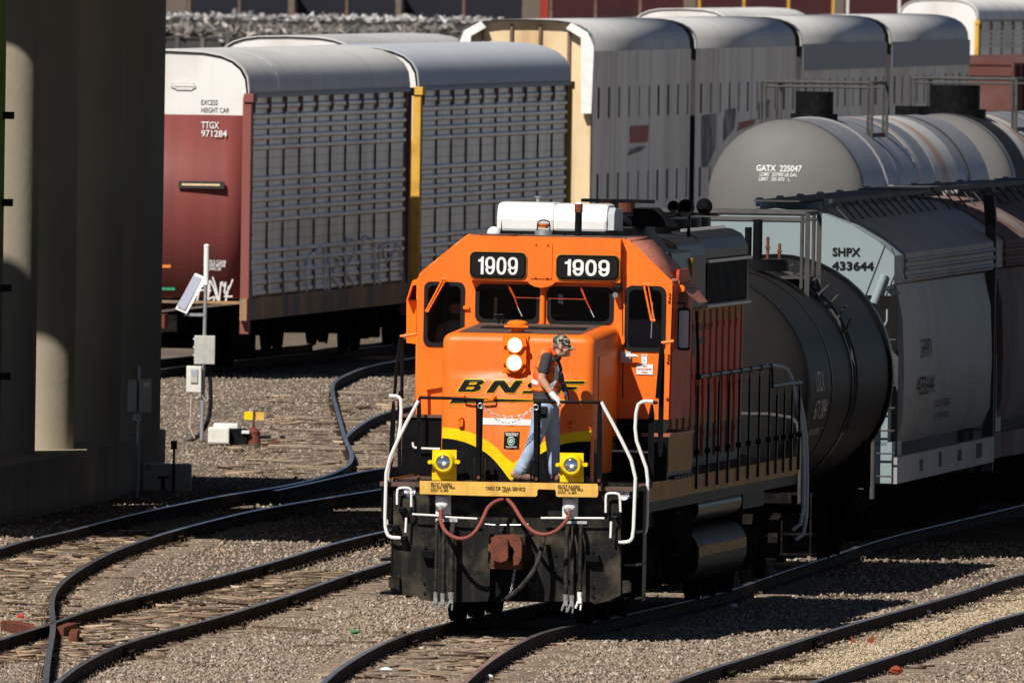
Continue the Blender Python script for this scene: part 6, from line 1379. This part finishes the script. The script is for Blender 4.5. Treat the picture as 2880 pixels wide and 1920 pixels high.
for k, (lb, D, zz, ln) in enumerate((('long low car loaded with pale scrap in the upper left background', 1520, 2.7, 22), ('dark loaded car just below the pale scrap car in the upper left', 1250, 3.1, 16), ('dark loaded car just above the brown ended autorack roof', 1020, 3.75, 11))):
    q = Dp(440, 100, D); t = boxcar('scrap_gondola', lb, (q.x-1, D-12), 86-k*1, ln, 3.0, .6, zz, ('steel_grey', 'car_grime', 'steel_grey')[k], ('shade_brown', 'slot_dark', 'car_grime')[k], 'scrap cars in the far background', nrib=11)
    n = 1800; P = np.stack([rng.uniform(-2.8, -.1, n), rng.uniform(.2, ln-.2, n), zz+rng.uniform(.0, .2, n)], -1)
    lumps('scrap_load', P, rng.uniform(.08, .3, n), ('load_pale', 'load_dark', 'load_dark')[k], (1.2, 3.2, .3), kind='stuff', parent=t)
# ================================================================== person on the front platform
mat('skin', (.6, .31, .21), .55, col2=(.5, .24, .16), scale=14, bump=.1)
mat('shirt_grey', (.06, .055, .058), .85, bump=.4, bscale=30)
mat('denim', (.33, .42, .60), .85, col2=(.46, .55, .70), scale=9, bump=.5, bscale=14)
mat('boot_leather', (.20, .12, .085), .7, col2=(.27, .18, .14), scale=14)
mat('glove_white', (.78, .76, .71), .8, bump=.4, bscale=60); mat('glove_grey', (.11, .105, .105), .8)
def camo():
    mat('camo_cloth', (.13, .135, .09), .85); m = MATS['camo_cloth']; nt = m.node_tree; N = nt.nodes; Lk = nt.links; b = N['Principled BSDF']
    tc = N.new('ShaderNodeTexCoord'); n = N.new('ShaderNodeTexNoise'); n.inputs['Scale'].default_value = 26; n.inputs['Detail'].default_value = 1.5; Lk.new(tc.outputs['Object'], n.inputs['Vector'])
    r = N.new('ShaderNodeValToRGB'); r.color_ramp.interpolation = 'CONSTANT'; e = r.color_ramp.elements; e[0].position = 0; e[0].color = (.02, .022, .018, 1); e[1].position = .43; e[1].color = (.10, .11, .07, 1)
    for p, c in ((.52, (.30, .26, .2)), (.60, (.55, .5, .42)), (.66, (.05, .055, .04))): q = e.new(p); q.color = (*c, 1)
    Lk.new(n.outputs[0], r.inputs[0]); Lk.new(r.outputs[0], b.inputs['Base Color'])
camo()
mat('vest_orange', (1, .12, .02), .7, col2=(1, .3, .05), scale=7, bump=.5, bscale=12)
mat('reflective', (.8, .8, .8), .35, .1)
PB = .31
feet = F(*zP(450, 1412), PB); FX, FZ0 = feet[0], 1.64
MP_ = LOCO @ Matrix.Translation((FX, PB, FZ0))
def Q(zx, zy, dy=0.):               # pixel on the enlarged figure -> point in the person's own frame, dy towards the back
    x, z = F(*zP(zx, zy), PB+dy); return Vector((x-FX, dy, z-FZ0))
S = lambda px: px/(3.136*242)
def tri(P): return P
# naked body: one continuous surface
b = MB()
hc = Q(632, 232)
b.ell(hc+Vector((-.008, 0, .022)), .098, .077, .105, 20, 14)                 # skull
b.ell(hc+Vector((.035, 0, -.035)), .062, .060, .078, 18, 12)                 # face
b.cap(hc+Vector((.045, 0, -.09)), hc+Vector((.072, 0, -.092)), .032, .026)   # chin
b.cap(hc+Vector((.085, 0, -.002)), hc+Vector((.112, 0, -.030)), .013, .016)  # nose
b.cap(hc+Vector((.078, -.03, .018)), hc+Vector((.078, .03, .018)), .018, .018) # brow
b.cap(hc+Vector((.082, -.018, -.062)), hc+Vector((.082, .018, -.062)), .013, .013) # lips
for s in (-1, 1):
    b.cap(hc+Vector((.06, s*.03, -.03)), hc+Vector((.04, s*.045, -.045)), .026, .024)
    b.ell(hc+Vector((-.012, s*.078, -.008)), .022, .012, .034, 12, 8)
b.cap(Q(560, 320), hc+Vector((-.02, 0, -.05)), .066, .058)                    # neck
b.cap(Q(600, 300, 0), hc+Vector((.01, 0, -.07)), .045, .05)
for zx, zy, rx, ry in ((500, 345, .10, .17), (490, 440, .125, .165), (480, 560, .13, .155), (480, 680, .125, .155), (485, 760, .12, .16)):
    b.ell(Q(zx, zy), rx, ry, .13, 18, 12)
def limb(pts, rs): 
    for (p, q), (a, c) in zip(zip(pts[:-1], pts[1:]), zip(rs[:-1], rs[1:])): b.cap(p, q, a, c)
shN, elN, wrN = Q(490, 335, -.19), Q(448, 520, -.25), Q(548, 662, -.29)
limb([shN, elN, wrN], [.062, .046, .032]); b.cap(elN.lerp(wrN, .12), elN.lerp(wrN, .45), .047, .044); b.cap(shN.lerp(elN, .3), shN.lerp(elN, .75), .054, .05)
shF, elF, wrF = Q(540, 335, .19), Q(600, 500, .22), Q(655, 610, .14)
limb([shF, elF, wrF], [.06, .045, .032])
hpN, knN, anN = Q(455, 770, -.09), Q(395, 1055, -.10), Q(275, 1320, -.09)
limb([hpN, knN, anN], [.09, .06, .042]); hpF, knF, anF = Q(510, 770, .09), Q(535, 1060, .10), Q(560, 1340, .09)
limb([hpF, knF, anF], [.09, .06, .042])
for an, d in ((anN, Vector((-.10, 0, -.05))), (anF, Vector((.05, -.05, -.04)))): b.cap(an, an+d, .042, .035)
person = b.build('person', 'skin', None, remesh=.0075, sm=3, M=MP_)
tag(person, 'person in orange vest and camouflage cap walking on the front platform', 'person')
def garment(name, m, vox=.009, sm=3): return b.build(name, m, person, remesh=vox, sm=sm)
# t-shirt: torso and short sleeves
b = MB()
for zx, zy, rx, ry, rz in ((505, 318, .085, .18, .06), (500, 380, .12, .15, .11), (490, 470, .135, .16, .13), (482, 570, .145, .16, .13), (478, 650, .142, .168, .10), (475, 690, .142, .172, .06)): b.ell(Q(zx, zy), rx, ry, rz, 20, 12)
b.cap(shN, shN.lerp(elN, .6), .068, .066); b.cap(shF, shF.lerp(elF, .62), .08, .076)
b.cap(Q(560, 300), Q(570, 320), .07, .075)
garment('t_shirt', 'shirt_grey')
# vest
b = MB()
for zx, zy, rx, ry, rz in ((490, 330, .11, .13, .085), (488, 400, .145, .165, .12), (485, 480, .155, .185, .13), (482, 560, .166, .185, .12), (482, 610, .162, .185, .07)): b.ell(Q(zx, zy), rx, ry, rz, 22, 12)
b.cap(Q(500, 285, -.10), Q(440, 400, -.15), .05, .06); b.cap(Q(520, 262, -.08), Q(560, 300, -.07), .03, .03)
b.cap(Q(520, 270, .08), Q(500, 330, .12), .045, .05)
vest = garment('safety_vest', 'vest_orange')
def on_vest(zx, zy, side=-1):        # depth of the vest surface at an image point
    best = .0
    p = Q(zx, zy)
    for ex, ey, rx, ry, rz in ((490, 330, .11, .13, .085), (488, 400, .145, .165, .12), (485, 480, .155, .185, .13), (482, 560, .166, .185, .12), (482, 610, .162, .185, .07)):
        c = Q(ex, ey); k = 1-((p.x-c.x)/rx)**2-((p.z-c.z)/rz)**2
        if k > 0: best = max(best, ry*math.sqrt(k))
    best = max(best, .02); return Vector((p.x, -best-.006, p.z))
def stripe(line, wpx):
    out = MB(); L_, R_ = [], []
    pts = []
    for (a, c) in zip(line[:-1], line[1:]):
        for k in range(5): t = k/5; pts.append((a[0]+(c[0]-a[0])*t, a[1]+(c[1]-a[1])*t))
    pts.append(line[-1])
    for i, p in enumerate(pts):
        q0, q1 = pts[max(0, i-1)], pts[min(len(pts)-1, i+1)]; d = Vector((q1[0]-q0[0], q1[1]-q0[1])).normalized(); n = Vector((-d.y, d.x))*wpx/2
        L_.append(on_vest(p[0]+n.x, p[1]+n.y)); R_.append(on_vest(p[0]-n.x, p[1]-n.y))
    n = len(pts); out.add(L_+R_, [(i, i+1, i+1+n, i+n) for i in range(n-1)]); o = out.build('reflective_strip', 'reflective', vest); s = o.modifiers.new('thick', 'SOLIDIFY'); s.thickness = .008; return o
stripe([(364, 528), (400, 545), (430, 560)], 34)
stripe([(538, 612), (565, 560), (590, 500), (592, 440), (583, 400)], 30)
stripe([(540, 620), (575, 640), (600, 650)], 22)
# trousers
b = MB()
for zx, zy, rx, ry, rz in ((480, 715, .128, .165, .06), (480, 770, .135, .175, .09), (475, 820, .13, .17, .08)): b.ell(Q(zx, zy), rx, ry, rz, 20, 12)
def limb2(pts, rs):
    for (p, q), (a, c) in zip(zip(pts[:-1], pts[1:]), zip(rs[:-1], rs[1:])): b.cap(p, q, a, c)
limb2([Q(455, 800, -.09), Q(430, 930, -.1), Q(392, 1050, -.10), Q(340, 1170, -.10), Q(290, 1270, -.09), Q(262, 1320, -.09)], [.122, .104, .086, .076, .074, .078])
limb2([Q(520, 800, .09), Q(535, 930, .1), Q(545, 1050, .10), Q(555, 1180, .10), Q(562, 1290, .09), Q(568, 1330, .09)], [.115, .098, .084, .076, .072, .074])
for p, r in ((Q(402, 1060, -.15), .032), (Q(320, 1210, -.145), .03), (Q(278, 1290, -.14), .04), (Q(556, 1150, .05), .03), (Q(568, 1290, .05), .035)): b.ell(p, r*1.6, r*.8, r*.4, 12, 8, Matrix.Rotation(R(25), 3, 'Y'))
jeans = garment('jeans', 'denim', .008, 2)
# belt, pouch
b = MB(); b.box(*(lambda p: (p.x-.045, p.x+.05))(Q(478, 800)), -.215, -.15, Q(0, 850).z, Q(0, 745).z); b.build('belt_pouch', 'rubber', person, bevel=.012)
b = MB(); b.cap(Q(620, 480, -.02), Q(628, 530, .0), .03, .03); garment('radio_holder', 'rubber', .006)
# boots
for pts, sole, nm in ((((205, 1365), (245, 1370), (300, 1375), (345, 1385), (262, 1335)), ((185, 1375), (370, 1418)), -.09), (((556, 1395), (566, 1390), (560, 1350), (545, 1400), (590, 1390)), ((525, 1400), (608, 1424)), .09)):
    b = MB()
    if nm < 0:
        b.cap(Q(262, 1330, nm), Q(255, 1372, nm), .058, .06); b.cap(Q(232, 1370, nm), Q(330, 1388, nm), .055, .042); b.cap(Q(330, 1388, nm), Q(352, 1392, nm), .042, .034)
    else:
        b.cap(Q(566, 1345, nm), Q(566, 1385, nm), .052, .05); b.cap(Q(566, 1385, nm), Q(578, 1396, nm-.1), .05, .044)
    o = b.build('boot', 'boot_leather', person, remesh=.007, sm=2)
    a = Q(sole[0][0], 0, nm); c = Q(sole[1][0], 0, nm)
    MB().box(a.x+.01, c.x-.01, nm-.15 if nm > 0 else nm-.05, nm+.05, .0, .02).build('boot_sole', 'rubber', o, bevel=.008)
# gloves: palm, five bent fingers
def hand(w, palm_to, fdir, curl, m, r=.011, side=1, th=None):
    global b
    b = MB(); w = Vector(w); pt = Vector(palm_to); d = (pt-w).normalized(); sdir = Vector(fdir).normalized()
    b.cap(w-d*.03, w+d*.02, .037, .034)
    for k in range(5): u = (k/4-.5); b.cap(w+sdir*u*.04, pt+sdir*u*.068, .02, .0165)
    for k, ln in enumerate((.07, .082, .076, .062)):
        u = (k/3-.5); p = pt+sdir*u*.072; q = p+d*ln*.42+curl*.010; s_ = q+(d*.35+curl*.9).normalized()*ln*.36; e = s_+(curl*.9-d*.25).normalized()*ln*.3
        b.cap(p, q, r*1.08, r); b.cap(q, s_, r, r*.95); b.cap(s_, e, r*.95, r*.8)
    t0 = w.lerp(pt, .35)-sdir*.034; tt = Vector(th) if th is not None else (d*.6-sdir*.5+curl*.4)
    t1_ = t0+tt.normalized()*.036; t2_ = t1_+(tt.normalized()*.5+curl*.4+d*.3).normalized()*.03
    b.cap(t0, t1_, .015, .0135); b.cap(t1_, t2_, .0135, .011)
    return b.build('glove', m, person, remesh=.0042, sm=1)
hand(wrN+Vector((.012, 0, -.012)), Q(592, 700, -.35), Vector((.25, .95, .25)), Vector((.12, 0, -1)), 'glove_white', .0125, th=Vector((.35, .75, -.35)))
hand(wrF, Q(672, 655, .13), Vector((.1, 1, .1)), Vector((-.1, 0, -1)), 'glove_grey', .0125, th=Vector((.1, -.6, -.7)))
b = MB(); b.cap(wrN.lerp(elN, .1), wrN+Vector((.02, 0, -.022)), .037, .04); garment('glove_cuff', 'glove_white', .005, 1)
b = MB(); b.cap(wrF.lerp(elF, .15), wrF, .037, .04); garment('glove_cuff', 'glove_grey', .005, 1)
# cap with bill
tilt = Matrix.Rotation(R(16), 3, 'Y')
b = MB(); b.ell(hc+Vector((-.01, 0, .055)), .107, .088, .082, 24, 14, tilt); b.ell(hc+Vector((.0, 0, .04)), .108, .089, .03, 24, 8, tilt)
cap_ = garment('cap', 'camo_cloth', .006, 1)
bl = MB(); vs = []
for j in range(3):
    for k in range(9):
        a = R(-62+124*k/8); r0 = .09+j*.034; yy = .085*math.sin(a)*(1-.05*j); xx = .06+(.04+.034*j)*math.cos(a); vs.append(hc+tilt @ Vector((xx, yy, .030-.006*j-abs(yy)*.28))+Vector((0, 0, 0)))
bl.add(vs, [(j*9+k, j*9+k+1, (j+1)*9+k+1, (j+1)*9+k) for j in range(2) for k in range(8)])
o = bl.build('cap_bill', 'camo_cloth', cap_, smooth='all'); s_ = o.modifiers.new('thick', 'SOLIDIFY'); s_.thickness = .006; o.modifiers.new('sub', 'SUBSURF').render_levels = 1
# sunglasses, hair
b = MB()
for s in (-1, 1): b.ell(hc+Vector((.088, s*.033, -.002)), .012, .026, .018, 12, 8); b.tube([hc+Vector((.085, s*.062, .004)), hc+Vector((.04, s*.078, .006)), hc+Vector((-.01, s*.084, .004))], .004, 6)
b.tube([hc+Vector((.1, -.01, .002)), hc+Vector((.1, .01, .002))], .004, 6); b.build('sunglasses', 'rubber', person, smooth='all')
mat('hair_grey', (.16, .13, .11), .9)
b = MB(); b.ell(hc+Vector((-.03, 0, .005)), .082, .079, .05, 18, 10); garment('hair', 'hair_grey', .006, 1)
# ================================================================== person inside the cab
mat('shirt_dull', (.28, .28, .3), .85); mat('beard', (.05, .04, .035), .9)
cx0, cz0 = F(*z3(268, 240), CY+.55)
MC = LOCO @ Matrix.Translation((cx0, CY+.75, zflr))
h = cz0-zflr
b = MB(); hc2 = Vector((0, 0, h))
b.ell(hc2+Vector((0, 0, .03)), .075, .095, .105, 18, 12); b.ell(hc2+Vector((0, -.035, -.03)), .058, .06, .075, 16, 10); b.cap(hc2+Vector((0, -.095, .0)), hc2+Vector((0, -.112, -.025)), .012, .015)
b.cap(hc2+Vector((0, .01, -.05)), hc2+Vector((0, .02, -.18)), .056, .064)
for s in (-1, 1):
    b.ell(hc2+Vector((s*.076, 0, 0)), .012, .02, .032, 10, 8); b.cap(hc2+Vector((s*.17, .03, -.24)), hc2+Vector((s*.23, -.02, -.5)), .055, .042); b.cap(hc2+Vector((s*.23, -.02, -.5)), hc2+Vector((s*.14, -.22, -.62)), .042, .03); b.ell(hc2+Vector((s*.12, -.27, -.63)), .035, .05, .02, 12, 8)
    b.cap(hc2+Vector((s*.1, .0, -.8)), hc2+Vector((s*.13, -.42, -.8)), .09, .06); b.cap(hc2+Vector((s*.13, -.42, -.8)), hc2+Vector((s*.13, -.42, -1.15)), .06, .045)
for dz, rx in ((-.28, .17), (-.42, .165), (-.58, .155), (-.74, .16)): b.ell(hc2+Vector((0, .03, dz)), rx, .12, .13, 18, 10)
p2 = b.build('person', 'skin', None, remesh=.009, sm=2, M=MC); tag(p2, 'bearded person in a dark shirt seated behind the left cab window', 'person')
b = MB()
for dz, rx in ((-.24, .19), (-.42, .185), (-.58, .175), (-.7, .175)): b.ell(hc2+Vector((0, .03, dz)), rx, .14, .13, 18, 10)
for s in (-1, 1): b.cap(hc2+Vector((s*.17, .03, -.24)), hc2+Vector((s*.23, -.02, -.5)), .072, .062)
b.build('shirt', 'shirt_dull', p2, remesh=.01, sm=2)
b = MB(); b.ell(hc2+Vector((0, -.05, -.07)), .05, .05, .06, 14, 10); b.build('beard', 'beard', p2, remesh=.008, sm=1)
b = MB(); b.ell(hc2+Vector((0, .01, .07)), .082, .1, .075, 16, 10); b.build('cap', 'rubber', p2, remesh=.008, sm=1)
